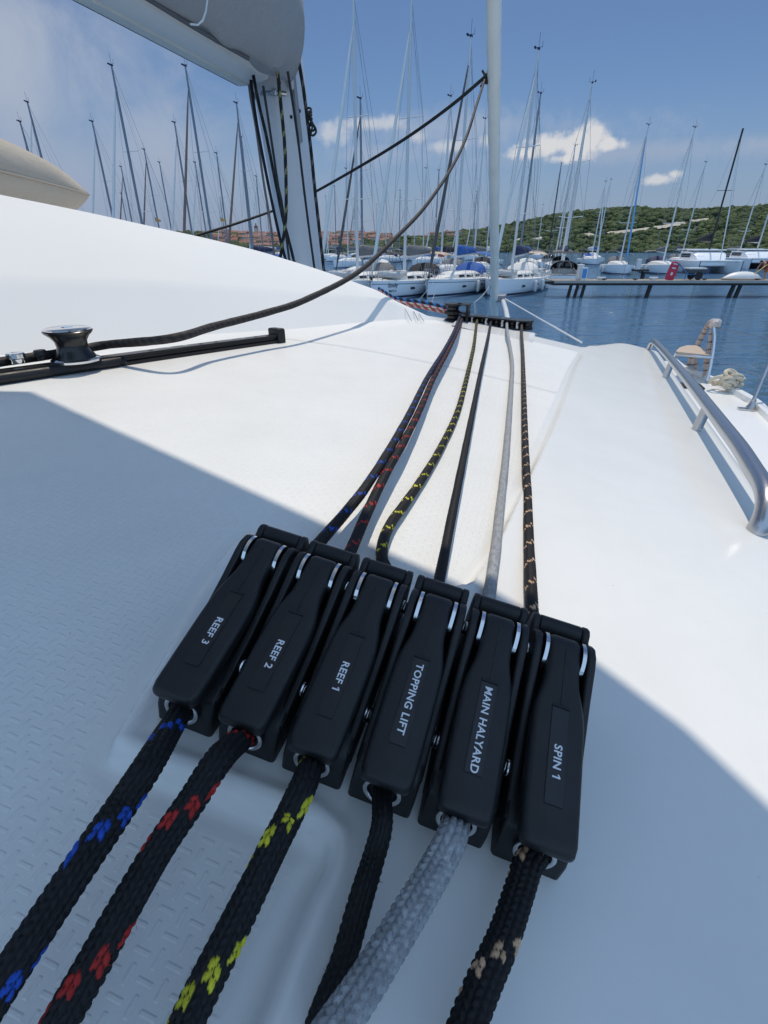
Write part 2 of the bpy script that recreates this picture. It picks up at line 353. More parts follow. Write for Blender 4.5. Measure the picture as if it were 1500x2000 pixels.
# rounded shoulder and side of the cabin, outboard of the handrail
rr = np.arange(-.34, 3.3, .03); prof = [(0, 0), (.012, -.002), (.026, -.010), (.036, -.024), (.041, -.05), (.05, -.25), (.07, -.95)]
es = edge_s(rr); ez = deckz(es, rr)
rings = [wpt(es+a, rr, ez+b) for a, b in prof]
mb('cabin_side', MB().loft(rings, False, False), M_gel, cat, smooth=180)
rr = np.arange(-1.5, .56, .03); zz = np.full_like(rr, 3.28)
mb('cabin_front', MB().loft([wpt(rr, zz, deckz(rr, zz)), wpt(rr, zz+.05, deckz(rr, zz)-.25), wpt(rr, zz+.1, deckz(rr, zz)-.9)], False, False), M_gel, cat, smooth=180)
# raised roof on the left: foot, crease, top, and on to port
ru = [-260, -120, 0, 100, 190, 300, 400, 500, 560, 610, 660, 700, 740, 780, 815, 852]
foot_v = np.interp(ru, [-260, 0, 190, 400, 560, 610, 700, 780, 852], [742, 712, 688, 665, 652, 647, 636, 628, 629])
cre_v = np.interp(ru, [-260, 0, 300, 500, 560, 626, 700, 764, 785, 852], [541, 545, 552, 565, 570, 575, 579, 586, 598, 628])
top_v = np.interp(ru, [-260, 0, 150, 300, 470, 560, 628, 685, 755, 778, 815, 852], [322, 380, 410, 443, 480, 507, 528, 548, 575, 592, 609, 627])
fo, cr, tp, mid1, mid2 = [], [], [], [], []
for i, u in enumerate(ru):
    p = hit(u, foot_v[i]); t0 = np.linalg.norm(p)/np.linalg.norm(pray(u, foot_v[i]))
    k = np.interp(u, [-260, 0, 560, 700, 780, 852], [1.10, 1.10, 1.085, 1.06, 1.03, 1.005]); k2 = np.interp(u, [-260, 0, 300, 560, 700, 780, 852], [1.36, 1.35, 1.32, 1.24, 1.14, 1.06, 1.01])
    fo.append(p+np.array([0, 0, -.004])); cr.append(at(u, cre_v[i], t0*k)); tp.append(at(u, top_v[i], t0*k2))
fo, cr, tp = map(np.array, (fo, cr, tp))
def smp(A, n=90):
    return spline(A, 1e9 if False else .02)[0]
def resample(A, n):
    Q, s = spline(A, .01); L = np.linspace(0, len(Q)-1, n); return np.stack([np.interp(L, np.arange(len(Q)), Q[:, i]) for i in range(3)], 1)
n_ = 120; fo, cr, tp = resample(fo, n_), resample(cr, n_), resample(tp, n_)
rings = []
lo = fo-TX*.0; lo = lo+np.array([0, 0, -.03])
fil = [fo+TX*.05+np.array([0, 0, -.002]), fo+TX*.012+np.array([0, 0, .004])]
rings += [lo+TX*.05, fil[0]]
for q in (0.0, .12, .3, .5, .7, .88): rings.append(fo*(1-q)+cr*q + (np.array([0, 0, .012]) if q == 0 else 0))
for q in (.0, .06, .15, .3, .5, .7, .85, 1.0):
    bulge = .006*math.sin(math.pi*q); rings.append(cr*(1-q)+tp*q+np.array([0, 0, bulge]))
rings += [tp-TX*.12+np.array([0, 0, -.006]), tp-TX*.5+np.array([0, 0, -.06]), tp-TX*1.3+np.array([0, 0, -.12])]
mb('raised_roof', MB().loft(rings, False, False), M_roof, cat, smooth=16)
# vent slots at the front of the raised roof
B = MB()
for (u0, v0, u1, v1) in ((791, 603, 804, 627), (808, 608, 817, 627), (818, 612, 828, 628)):
    p0, p1 = hit(u1, v1, .012), at(u0, v0, np.linalg.norm(hit(u1, v1))/np.linalg.norm(pray(u1, v1))*1.0)
    B.tube([p0, p1], .0012, 6)
mb('vent_slot', B, M_blackg, cat)
# plinth under the line organiser
pa, pb = hit(862, 653), hit(1041, 652)
zo_l, zo_r = at(932, 624, 2.36)[2]-.030, at(1019, 635, 2.36)[2]-.030
sa, ra = sr(pa); sb, rb = sr(pb); rb = ra = (ra+rb)/2-.02
sa, _ = sr(aty(862, 640, hit(862, 653)[1])); 
B = MB(); rings = []
for (ins, z, dr0, dr1) in ((-.012, -.4, -.012, .3), (0, .1, 0, .3), (.012, .86, .02, .28), (.02, 1.0, .032, .265)):
    c = []
    for (s_, r_) in ((sa+ins, ra+dr0), (sb-ins, ra+dr0), (sb-ins, ra+dr1), (sa+ins, ra+dr1)):
        zt_ = np.interp(s_, [sa, sb], [zo_l+.008, zo_r]); zb_ = deckbase(np.array(s_), np.array(ra)); zz_ = zb_+(zt_-zb_)*z; c.append(wpt(np.array(s_), np.array(r_), zz_))
    rings.append(np.array(c))
B.loft(rings, True, True)
PL = (sa, sb, ra)
mb('organiser_plinth', B, M_gel, cat, bevel=.008, smooth=50)
# side deck, toe rail and hull of the starboard bow
gun = [(1700, 985), (1560, 862), (1500, 808), (1480, 790), (1440, 767), (1400, 747), (1365, 733), (1338, 722), (1318, 706)]
G = np.array([atz(u, v, -1.0) for u, v in gun]); G = resample(G, 40)
inn = np.array([wpt(np.array(sr(g)[0]-(1.6 if i < 30 else 1.6-(i-30)*.12)), np.array(sr(g)[1]), -1.0) for i, g in enumerate(G)])
mb('side_deck', MB().loft([inn, G-TX*.06, G-TX*.055+[0, 0, .035], G+[0, 0, .035], G+TX*.02+[0, 0, .0], G+TX*.05+[0, 0, -.3], G+TX*.0+[0, 0, -2.6]], False, False), M_gel, cat, smooth=40)
mb('rubbing_strip', MB().tube([g+TX*.028+[0, 0, -.03] for g in G], .016, 6), M_blackg, cat)
hp = atz(1316, 752, -.995); mb('hatch_gap', MB().box(hp+[0, 0, .0], (.42, .16, .02), R=Matrix.Rotation(-PSI, 3, 'Z')), M_blackg, cat, bevel=.004)  # black box set in for the dark recess of a hatch
# hard top above the helm: it shades the near deck
ct = 1/math.tan(SUN_EL); off = np.array([math.sin(SUN_AZ)*ct, math.cos(SUN_AZ)*ct, 1.0])
edge = []
for (u, v) in ((-330, 785), (-120, 762), (60, 765), (650, 1031), (900, 1141), (1040, 1226), (1165, 1325), (1330, 1450), (1500, 1613), (1720, 1860)):
    edge.append((u, v))
edge = np.array(edge, float); edge = np.array([hit(*(a*(1-q)+b*q))+off*1.5 for a, b in zip(edge[:-1], edge[1:]) for q in np.linspace(0, 1, 8)[:-1]]); bk = -FX*2.6-TX*.2
B = MB(); B.loft([edge+[0, 0, 0], edge+bk, edge+bk+[0, 0, .06], edge+[0, 0, .06], edge], False, False)
mb('hardtop', B, M_gel, cat, smooth=40)

# ------------------------------------------------------------------ rope clutches
hc, roc, sic = .276, .1737, -.035
Fc = np.array([math.sin(hc)*math.cos(sic), math.cos(hc)*math.cos(sic), math.sin(sic)]); T0 = np.array([math.cos(hc), -math.sin(hc), 0.]); N0 = np.cross(T0, Fc)
Tc = T0*math.cos(roc)-N0*math.sin(roc); Nc = np.cross(Tc, Fc); OC = np.array([-.1228, .1910, -.2576]); KC = -.0102
def clutch_pos(i): return OC+i*.042*Tc+KC*i*.042*Fc
def cl(i, x, y, z): return clutch_pos(i)+x*Tc+y*Fc+z*Nc
proto = bpy.data.objects.new('rope_clutch', None); COL.objects.link(proto); RL[proto.name] = np.zeros(3)
B = MB()
base = [(.0, -.004), (.0, .013), (.004, .026), (.012, .031), (.118, .031), (.128, .022), (.130, -.004)]
B.prism(base, -.0186, .0186)
mb('base', B, M_black, proto, local=True, bevel=.0022, smooth=50)
chk = [(.006, .027), (.022, .034), (.045, .046), (.070, .0625), (.086, .0745), (.093, .0782), (.1005, .0788), (.106, .0760), (.1105, .0715), (.115, .0710), (.1185, .0745), (.1225, .0755), (.1275, .0735), (.1305, .067), (.132, .050), (.132, .0), (.126, .0), (.018, .0)]
for sx in (-1, 1):
    B = MB().prism(chk, sx*.0140, sx*.0192); mb('cheek', B, M_black, proto, local=True, bevel=.0016, smooth=50)
hood = [(.1155, .030), (.1155, .0700), (.1185, .0742), (.1225, .0752), (.1272, .0732), (.1300, .067), (.1312, .036), (.1312, .030)]
mb('front_hood', MB().prism(hood, -.0141, .0141), M_black, proto, local=True, bevel=.0012, smooth=50)
# handle: wide at the rear, a narrow neck to the pivot
st = [(-.0095, .0405, .0105, .0040), (-.0080, .0415, .0131, .0085), (-.0040, .0425, .0142, .0100), (.010, .0470, .0146, .0108), (.035, .0556, .0150, .0112), (.052, .0618, .0148, .0112),
      (.060, .0648, .0138, .0112), (.067, .0676, .0120, .0112), (.073, .0700, .0106, .0112), (.082, .0738, .0100, .0112), (.089, .0768, .0100, .0116), (.0945, .0788, .0100, .0122), (.0990, .0793, .0100, .0130), (.1035, .0775, .0100, .0130), (.1070, .0738, .0100, .0115), (.1085, .0690, .0098, .0075)]
rings = []
for (y, z, hw, th) in st:
    ring = []
    rc = min(.0034, hw*.45, th*.45)
    for (cx, cz, a0) in ((hw-rc, -rc, 0), (-hw+rc, -rc, 90), (-hw+rc, -th+rc, 180), (hw-rc, -th+rc, 270)):
        for k in range(5):
            a = math.radians(a0+k*22.5); x = cx+rc*math.cos(a); zz2 = cz+rc*math.sin(a)
            if a0 in (0, 90): zz2 += .0009*(1-(x/hw)**2)
            ring.append((x, y, z+zz2))
    rings.append(np.array(ring))
mb('handle', MB().loft(rings, True, True), M_black, proto, local=True, smooth=60)
hz = lambda y: np.interp(y, [q[0] for q in st], [q[1] for q in st])+.0009
B = MB()
for sx in (-1, 1):
    pr = []
    for k in range(25):
        a = math.radians(200-k*9.0); pr.append((.0965+.0128*math.cos(a), .0672+.0128*math.sin(a)))
    pr += [(.0965+.007*math.cos(math.radians(a)), .0672+.007*math.sin(math.radians(a))) for a in range(-16, 201, 24)]
    B = MB().prism(pr, sx*.0104, sx*.0127); mb('cam_plate', B, M_chrome, proto, local=True, smooth=40)
Ry = np.array([[0, 0, 1], [1, 0, 0], [0, 1, 0]])
for sx in (-1, 1):
    for (y, z) in ((.101, .061), (.034, .029)):
        R = Ry if sx > 0 else np.array([[0, 0, -1], [-1, 0, 0], [0, 1, 0]])
        B = MB().lathe([(.0046, -.002), (.0046, .0008), (.0040, .0018), (.0024, .0026), (.0018, .0026), (.0016, .0014), (.0001, .0014)], (sx*.0192, y, z), R, 16)
        mb('bolt', B, M_chrome, proto, local=True, smooth=40)
B = MB(); ph = np.linspace(0, 2*math.pi, 33)[:-1]; rings = []
for k in range(33):
    a = ph[k % 32]; c = np.array([.0098*math.cos(a), 0, .0098*math.sin(a)]); rings.append(np.array([c+.0015*(math.cos(b)*np.array([math.cos(a), 0, math.sin(a)])+math.sin(b)*np.array([0, 1., 0])) for b in np.linspace(0, 2*math.pi, 9)[:-1]]))
B.loft(rings, True, False); V_ = B.arr()+np.array([0, -.0012, .0185])
mk('ring', V_, B.F, M_chrome, proto, local=True, smooth=180)
def strip(y0, y1, hw, lift, m, name, par, th=.0003):
    ys = np.linspace(y0, y1, 12); z = hz(ys)+lift
    B = MB().loft([np.stack([np.full(12, x), ys, z+dz], 1) for x, dz in ((-hw, -th-.0006), (-hw, 0), (0, .0001), (hw, 0), (hw, -th-.0006))], False, False)
    return mb(name, B, m, par, local=True, smooth=60)
strip(.0085, .0565, .0047, .0001, M_label, 'label_strip', proto)
strip(.059, .092, .0002, .00006, M_blackg, 'mould_line', proto, .0002)
mb('label_ledge', MB().box((0, .0576, hz(.0576)-.0002), (.0100, .0014, .0016)), M_black, proto, local=True, bevel=.0003)
parts = list(proto.children)
def text_mesh(s, size, bold=.0):
    c = bpy.data.curves.new('txt', 'FONT'); c.body = s; c.size = size; c.align_x = 'CENTER'; c.align_y = 'CENTER'; c.offset = bold; c.extrude = 0.0; c.resolution_u = 3; c.space_character = 1.06
    o = bpy.data.objects.new('txt', c); COL.objects.link(o); dg = bpy.context.evaluated_depsgraph_get(); dg.update(); me = bpy.data.meshes.new_from_object(o.evaluated_get(dg))
    V = np.array([v.co[:] for v in me.vertices]); F = [list(p.vertices) for p in me.polygons]
    bpy.data.objects.remove(o); bpy.data.curves.remove(c); bpy.data.meshes.remove(me)
    if s.endswith(' 1'):       # give the digit its slanted flag
        top = V[:, 1].max(); bot = V[:, 1].min(); hh = top-bot; x1 = V[:, 0].max(); x0 = x1-hh*.2; n0 = len(V)
        V = np.vstack([V, [[x0+hh*.05, top, 0], [x0-hh*.24, top-hh*.20, 0], [x0-hh*.24, top-hh*.38, 0], [x0+hh*.05, top-hh*.2, 0]]]); F = F+[[n0, n0+1, n0+2, n0+3]]
    return V, F
texts = [('REEF 3', .030), ('REEF 2', .030), ('REEF 1', .031), ('TOPPING LIFT', .0335), ('MAIN HALYARD', .0315), ('SPIN 1', .0285)]
lab = ['black rope clutch lettered REEF 3 with a blue-flecked rope', 'black rope clutch lettered REEF 2 with a red-flecked rope', 'black rope clutch lettered REEF 1 with a yellow-flecked rope',
       'black rope clutch lettered TOPPING LIFT with a plain black rope', 'black rope clutch lettered MAIN HALYARD with a grey rope', 'black rope clutch lettered SPIN 1 with a tan-flecked rope']
Rm = Matrix(((Tc[0], Fc[0], Nc[0]), (Tc[1], Fc[1], Nc[1]), (Tc[2], Fc[2], Nc[2])))
clutches = []
for i in range(6):
    if i == 0: r_ = proto
    else:
        r_ = proto.copy(); COL.objects.link(r_)
        for p in parts:
            c = p.copy(); COL.objects.link(c); c.parent = r_
    clutches.append(r_)
for i, r_ in enumerate(clutches):
    RL[r_.name] = np.zeros(3)
    tag(r_, lab[i], 'rope clutch', 'rope clutches in a row on the cabin top')
    V, F = text_mesh(texts[i][0], .0060, .00013); yc = texts[i][1]
    V = np.stack([V[:, 1], yc-V[:, 0], hz(yc-V[:, 0])+.0004], 1)
    mk('lettering', V, F, M_text, r_, local=True, flat=True)
    p = clutch_pos(i); r_.rotation_euler = Rm.to_euler(); r_.location = (p[0], p[1], p[2]+ZC)

# ------------------------------------------------------------------ ropes
BLK = (.0095, .0095, .011)
def rope_geo(P, r, dense, base, trac, period, seed, hel=1.0, wfrac=.26, cols=12, p=.0042, k=.55, fuzz=.0):
    ds = .0008 if dense else .0021; per = 8 if dense else 4; n = cols*per
    Q, s = spline(P, ds); K = len(Q)
    T = np.gradient(Q, axis=0); T /= np.linalg.norm(T, axis=1)[:, None]
    up = np.array([0, 0, 1.]); A = np.cross(T, up); A /= np.linalg.norm(A, axis=1)[:, None]+1e-9; U = np.cross(A, T)
    j = np.arange(n); ph = 2*math.pi*(j+.5)/n
    c = (j//per); x = ((j % per)+.5)/per-.5; sg = np.where(c % 2 == 0, 1., -1.)
    tw = seed*1.3
    wv = s[:, None]/p + (sg*k*x)[None, :]*.95 + ((c % 2)*.5)[None, :] + seed*7.3
    row = np.floor(wv); y = wv-row-.5
    h = (1-np.abs(2*x[None, :])**3)*(1-np.abs(2*y)**4)
    h = h*(1+.10*np.sin(row*12.9+c[None, :]*78.2+seed))
    amp = .17 if dense else .12
    rad = r*(1-amp+amp*1.25*h); rad *= (1+.018*np.sin(s*55+seed))[:, None]
    phi = ph[None, :]+tw+(s*.9)[:, None]
    V = Q[:, None, :]+rad[:, :, None]*(np.cos(phi)[:, :, None]*A[:, None, :]+np.sin(phi)[:, :, None]*U[:, None, :])
    C = np.zeros((K, n, 3)); C[:] = base
    jit = .8+.4*((np.sin(row*3.7+c[None, :]*9.1+seed)*43758.5) % 1.0)
    C *= jit[:, :, None]
    if trac is not None:
        scn = (row+.5-((c % 2)*.5)[None, :]-seed*7.3)*p
        q = (c//2)
        f = (scn/period+(q/(cols/2)*hel)[None, :]+seed*.37) % 1.0
        mk_ = (f < wfrac) & (h > (.30 if dense else .1))
        C[mk_] = np.array(trac)*jit[mk_][:, None]
    idx = np.arange(K*n).reshape(K, n); nx = np.roll(idx, -1, axis=1)
    F = np.stack([idx[:-1], nx[:-1], nx[1:], idx[1:]], -1).reshape(-1, 4)
    V = V.reshape(-1, 3); C = C.reshape(-1, 3)
    if fuzz > 0:
        m = int(K*n*fuzz); pick = rng.randint(0, K*n, m); b = V[pick]; q0 = Q[pick//n]
        d = (b-q0)/r; d = d+rng.normal(0, .6, (m, 3)); d /= np.linalg.norm(d, axis=1)[:, None]; L = rng.uniform(.0008, .0024, m)*(r/.006)
        sd_ = np.cross(d, rng.normal(0, 1, (m, 3))); sd_ /= np.linalg.norm(sd_, axis=1)[:, None]
        wv_ = .00009
        fv = np.stack([b-sd_*wv_-d*.0004, b+sd_*wv_-d*.0004, b+d*L[:, None]+sd_*wv_*.4, b+d*L[:, None]-sd_*wv_*.4], 1).reshape(-1, 3)
        F = np.vstack([F, len(V)+np.arange(4*m).reshape(m, 4)]); V = np.vstack([V, fv]); C = np.vstack([C, np.repeat(C[pick]*1.6, 4, axis=0)])
    return V, F, C
def rope(name, segs, label, catg, group=None, parent=None):
    Vs, Fs, Cs = [], [], []; k = 0
    for g in segs: Vs.append(g[0]); Fs.append(g[1]+k); Cs.append(g[2]); k += len(g[0])
    o = mk(name, np.vstack(Vs), np.vstack(Fs), M_rope, parent, col={'yarn': np.vstack(Cs)}, smooth=180)
    return tag(o, label, catg, group)
far = [
 [(676, 1000, .025), (718, 946, .031), (760, 880, .036), (800, 808, .036), (836, 736, .036), (868, 684, .04), (887, 648, .055)],
 [(716, 1004, .026), (756, 920, .032), (788, 864, .034), (820, 800, .034), (848, 736, .034), (876, 684, .04), (894, 645, .05)],
 [(758, 1128, .020), (746, 1090, .018), (750, 1052, .014), (766, 1018, .011), (788, 988, .0095), (824, 936, .008), (860, 876, .007), (892, 808, .007), (908, 752, .007), (922, 692, .008), (927, 665, .02)],
 [(868, 1082, .024), (880, 1020, .027), (900, 920, .03), (924, 800, .032), (940, 720, .034), (953, 660, .04)],
 [(966, 1090, .014), (976, 1000, .009), (989, 880, .008), (998, 760, .008), (1000, 710, .009), (995, 672, .014), (991, 650, .03)],
 [(1033, 1060, .016), (1030, 960, .012), (1026, 870, .011), (1023, 760, .013), (1021, 690, .016), (1019, 655, .03)],
]
ends = [(899, 618), (903, 622), (932, 624), (959, 628), (990, 631), (1019, 635)]
near = [
 [(355, 1397, .236), (300, 1478, .222), (235, 1577, .207), (165, 1680, .191), (105, 1770, .181), (30, 1882, .171), (-80, 2050, .162)],
 [(470, 1428, .238), (432, 1478, .228), (375, 1563, .214), (312, 1656, .202), (250, 1762, .190), (188, 1872, .180), (110, 2010, .170), (60, 2110, .166)],
 [(601, 1478, .240), (592, 1535, .230), (562, 1600, .220), (536, 1650, .212), (474, 1775, .198), (404, 1916, .184), (350, 2030, .175), (310, 2120, .170)],
 [(757, 1540, .246), (746, 1610, .238), (728, 1680, .231), (707, 1750, .218), (672, 1873, .205), (632, 1975, .195), (590, 2090, .188)],
 [(902, 1592, .242), (880, 1640, .232), (850, 1698, .221), (808, 1770, .208), (756, 1855, .194), (702, 1940, .181), (640, 2030, .170), (590, 2110, .163)],
 [(1040, 1638, .247), (1030, 1690, .238), (1015, 1738, .228), (984, 1828, .211), (948, 1912, .197), (917, 1992, .186), (880, 2100, .174)],
]
rinfo = [
 ('black rope with blue flecks running through the REEF 3 clutch', .0060, .0066, (.012, .075, .42)),
 ('black rope with red flecks running through the REEF 2 clutch', .0060, .0066, (.42, .022, .018)),
 ('black rope with yellow flecks running through the REEF 1 clutch', .0060, .0066, (.55, .52, .03)),
 ('plain black furry rope running through the TOPPING LIFT clutch', .0053, .0055, None),
 ('plain pale grey rope running through the MAIN HALYARD clutch', .0062, .0074, None),
 ('black rope with tan flecks running through the SPIN 1 clutch', .0060, .0070, (.55, .36, .22)),
]
ORG = []
for i in range(6):
    lb, rf, rn, tr = rinfo[i]
    base = (.30, .315, .33) if i == 4 else BLK
    exitp = cl(i, 0, .129, .0185)
    d_end = at(*ends[i], 2.36 if i > 1 else 2.33); ORG.append(d_end)
    P = [cl(i, 0, .06, .0185), cl(i, 0, .10, .0185), exitp] + [hit(u, v, h) for u, v, h in far[i]] + [d_end]
    if np.linalg.norm(P[3]-P[2]) < .012: P.pop(3)
    if i in (0, 1): P.append(d_end+FX*.05+TX*.02)
    else: P.append(d_end+FX*.08)
    g1 = rope_geo(P, rf, False, base, tr, .043, i*1.7+.3, hel=1.0, wfrac=.09, p=.0034)
    Pn = [cl(i, 0, .05, .0185), cl(i, 0, .02, .0185), cl(i, 0, .0, .0185)]+[at(u, v, t) for u, v, t in near[i]][1:]
    g2 = rope_geo(Pn, rn, True, base, tr, .054, i*2.1+.9, hel=1.0, wfrac=(.10 if i == 5 else .135), p=.0036, fuzz=.012 if i == 3 else .0025)
    rope('control_line', [g1, g2], lb, 'rope', 'control lines through the clutches')

# ------------------------------------------------------------------ line organiser on its plinth
org = empty('line_organiser', ORG[3]-[0, 0, .03], 'black sheave organiser on the white plinth with five lines entering it', 'deck organiser')
s0, r0 = sr(ORG[1]); s1, r1 = sr(ORG[5]); zt = ORG[5][2]; zl = ORG[2][2]
def orgp(s, dr, dz):
    q = (s-s0)/(s1-s0); r = r0+(r1-r0)*q+dr; z = np.interp(s, [sr(ORG[2])[0], s1], [zl, zt])+dz; return wpt(np.array(s), np.array(r), z)
for nm, dz0, dz1 in (('top_plate', .014, .020), ('bottom_plate', -.024, -.018)):
    B = MB(); ring = []
    for s_ in np.linspace(s0-.03, s1+.055, 12):
        ring.append(np.array([orgp(s_, -.012, dz0), orgp(s_, .07, dz0), orgp(s_, .07, dz1), orgp(s_, -.012, dz1)]))
    B.loft(ring, True, True); mb(nm, B, M_anod, org, bevel=.0015)
B = MB(); ring = []
for s_ in np.linspace(s0-.03, s1+.05, 12): ring.append(np.array([orgp(s_, .035, -.02), orgp(s_, .06, -.02), orgp(s_, .06, .016), orgp(s_, .035, .016)]))
mb('back_web', B.loft(ring, True, True), M_black, org)
sl_ = [sr(ORG[k])[0] for k in range(2, 6)]
for k, s_ in enumerate(sl_):
    c = orgp(s_+.024, .022, 0)
    mb('sheave', MB().lathe([(.018, -.017), (.018, -.012), (.0125, -.006), (.0125, .006), (.018, .012), (.018, .017)], c, n=24), M_blackg, org)
    c = orgp(s_-.022, -.002, 0)
    mb('post', MB().lathe([(.0085, -.017), (.0085, .017)], c, n=16), M_steel, org)
    c = orgp(s_-.022, .02, .020); mb('bolt_head', MB().lathe([(.006, -.001), (.006, .003), (.003, .0045)], c, n=14), M_chrome, org)
blk = empty('double_block', ORG[0]-[0, 0, .05], 'black double-stacked turning block at the left end of the organiser', 'turning block')
c0 = at(893, 612, 2.33)
for k, dz in enumerate((-.016, .022)):
    mb('sheave', MB().lathe([(.040, -.017), (.040, -.013), (.028, -.005), (.028, .005), (.040, .013), (.040, .017)], c0+[0, 0, dz]-TX*.022, n=32), M_blackg, blk)
for dz in (.042, .003, -.036):
    B = MB().lathe([(.044, -.0025), (.044, .0025)], c0+[0, 0, dz]-TX*.022, n=32); B.box(c0+[0, 0, dz]+TX*.03, (.06, .08, .005), R=Matrix.Rotation(-PSI, 3, 'Z')); mb('cheek_plate', B, M_black, blk)
mb('side_web', MB().box(c0+TX*.052, (.012, .08, .083), R=Matrix.Rotation(-PSI, 3, 'Z')), M_anod, blk, bevel=.002)
# lines from the mast foot to the block
for j, (cl_, tr_, lb, o_) in enumerate((((.5, .5, .5), (.5, .06, .04), 'white rope with red flecks leading to the double block', 0), (BLK, (.02, .16, .5), 'black rope with blue flecks leading to the double block', -6), ((.30, .06, .05), (.5, .4, .35), 'dull red rope leading to the double block', 5))):
    P = [at(740, 566+o_*.5, 2.75), at(775, 587+o_*.8, 2.6), at(820, 595+o_, 2.5), at(860, 603+o_, 2.42), at(884, 610+o_*.8, 2.36)]
    rope('mast_line', [rope_geo(P, .0070, False, cl_, tr_, .05, j*3.1, wfrac=.4)], lb, 'rope', 'lines from the mast foot to the block')

# ------------------------------------------------------------------ genoa track, car and turning spool, sheets
trk = empty('sheet_track', hit(270, 722), 'black sheet track on the deck at the left, with holes and a raised end stop', 'track')
pA, pB = hit(-160, 772, .0), hit(548, 667, .0); tv = (pB-pA)/np.linalg.norm(pB-pA); sv = np.cross(tv, [0, 0, 1]); sv /= np.linalg.norm(sv)
def onT(f, dz=0, ds=0): 
    p = pA+(pB-pA)*f; s_, r_ = sr(p); return np.array([p[0], p[1], float(deckz(np.array(s_), np.array(r_), False))+dz])+sv*ds
fs = np.linspace(0, 1, 24)
B = MB().loft([np.array([onT(f, a, b) for b, a in ((-.016, -.004), (.016, -.004), (.016, .007), (.011, .010), (.011, .014), (.015, .016), (.015, .022), (-.015, .022), (-.015, .016), (-.011, .014), (-.011, .010), (-.016, .007))]) for f in fs], True, True)
mb('rail', B, M_anod, trk, smooth=30)
for f in np.arange(.50, .97, .055): mb('hole', MB().lathe([(.0055, 0), (.0055, .0006), (.0035, .0006), (.0033, .0002)], onT(f, .0222), n=14), M_chrome if int(f*100) % 2 else M_blackg, trk)
Rt = np.stack([sv, tv, np.array([0, 0, 1.])], 1)
B = MB().box(onT(.985, .018), (.046, .03, .044), R=Rt); mb('end_stop', B, M_black, trk, bevel=.006)
car = empty('track_car', at(152, 712, .8), 'black car with a tall hourglass spool turning the sheet', 'sheet car')
sp = hit(210, 738, 0); fcar = float(np.dot(sp-pA, tv)/np.linalg.norm(pB-pA))
B = MB().loft([np.array([onT(f, a, b) for b, a in ((-.026, .003), (.026, .003), (.028, .010), (.023, .020), (-.023, .020), (-.028, .010))]) for f in np.linspace(fcar-.36, fcar+.105, 12)], True, True)
mb('car_body', B, M_black, car, bevel=.004)
cs = onT(fcar, .019); ax = np.array([-.0, .0, 1.])
mb('flange', MB().lathe([(.0410, .0), (.0458, .002), (.0458, .006), (.0410, .0085)], cs, n=40), M_chrome, car)
mb('spool', MB().lathe([(.0383, .0085), (.0368, .013), (.0307, .022), (.0280, .031), (.0293, .041), (.0355, .050), (.0430, .0565), (.0451, .060), (.0423, .0625)], cs, n=40), M_blackg, car, smooth=60)
mb('cap', MB().lathe([(.0430, .0625), (.0430, .0645), (.0383, .066), (.0110, .0665), (.0103, .064), (.0013, .064)], cs, n=40), M_chrome, car)
mb('axle', MB().tube([cs+sv*.0+tv*-.024+[0, 0, .008], cs-tv*.024+[0, 0, .06]], .003, 10), M_chrome, car)
for (u, v, m_, rr_) in ((20, 702, M_chrome, .016), (72, 694, M_black, .011)):
    p = onT(fcar-(.115 if u < 40 else .065), .028, -.014)
    mb('knob', MB().lathe([(rr_*.7, 0), (rr_*.75, .008), (rr_, .010), (rr_, .017), (rr_*.9, .019), (rr_*.3, .0195), (rr_*.28, .018)], p, n=24), m_, car)
foil_a, foil_b = at(964, -250, 2.62), at(966, 655, 7.9)
def foil_v(v):   # point of the foil seen at photo row v
    lo, hi = 0., 1.
    for _ in range(50):
        m_ = (lo+hi)/2; p = foil_a+(foil_b-foil_a)*m_
        d_ = p[1]*math.cos(TH)-p[2]*math.sin(TH); vv = 1000-FP*(p[1]*math.sin(TH)+p[2]*math.cos(TH))/d_
        lo, hi = (m_, hi) if vv < v else (lo, m_)
    return foil_a+(foil_b-foil_a)*lo
clew = foil_v(152)-TX*.07
behind = onT(fcar, .034, -.034)
P = [onT(fcar-.55, .026, -.018), onT(fcar-.2, .030, -.030), behind, onT(fcar+.10, .040, -.030)] + [at(u, v, t) for u, v, t in ((335, 661, 1.0), (420, 637, 1.13), (520, 611, 1.29), (600, 584, 1.44), (700, 531, 1.80), (770, 467, 2.15), (830, 404, 2.5), (880, 331, 2.85), (910, 270, 3.1), (930, 208, 3.4))]+[clew]
rope('jib_sheet', [rope_geo(P, .0088, False, (.020, .019, .020), (.04, .036, .035), .02, 3.3, wfrac=.5, cols=18, p=.004)], 'dark grey sheet rising from the spool to the furled sail', 'rope')
P = [clew+[0, 0, .01], at(880, 207, 3.95), at(800, 265, 4.3), at(720, 315, 4.75), at(615, 375, 5.35), at(560, 401, 5.5), at(535, 411, 5.5), at(460, 437, 5.2), at(380, 461, 4.9), at(300, 486, 4.6)]
rope('jib_sheet', [rope_geo(P, .0125, False, (.020, .019, .020), (.04, .036, .035), .02, 5.3, wfrac=.5, cols=18, p=.004)], 'dark grey sheet stretched from the furled sail behind the mast', 'rope')
B = MB()
for k in range(9):
    d = rng.normal(0, 1, 3); d /= np.linalg.norm(d); a = rng.normal(0, 1, 3); a -= d*np.dot(a, d); a /= np.linalg.norm(a); b_ = np.cross(d, a); th = np.linspace(0, 2*math.pi, 14)
    B.tube([clew+TX*.015+.024*(a*math.cos(q)+b_*math.sin(q))+d*.012 for q in th], .0095, 7)
for q in ((-.02, .03, .055), (.02, 0, .05), (-.03, 0, -.05)): B.tube([clew+TX*.015, clew+np.array(q)], .009, 7)
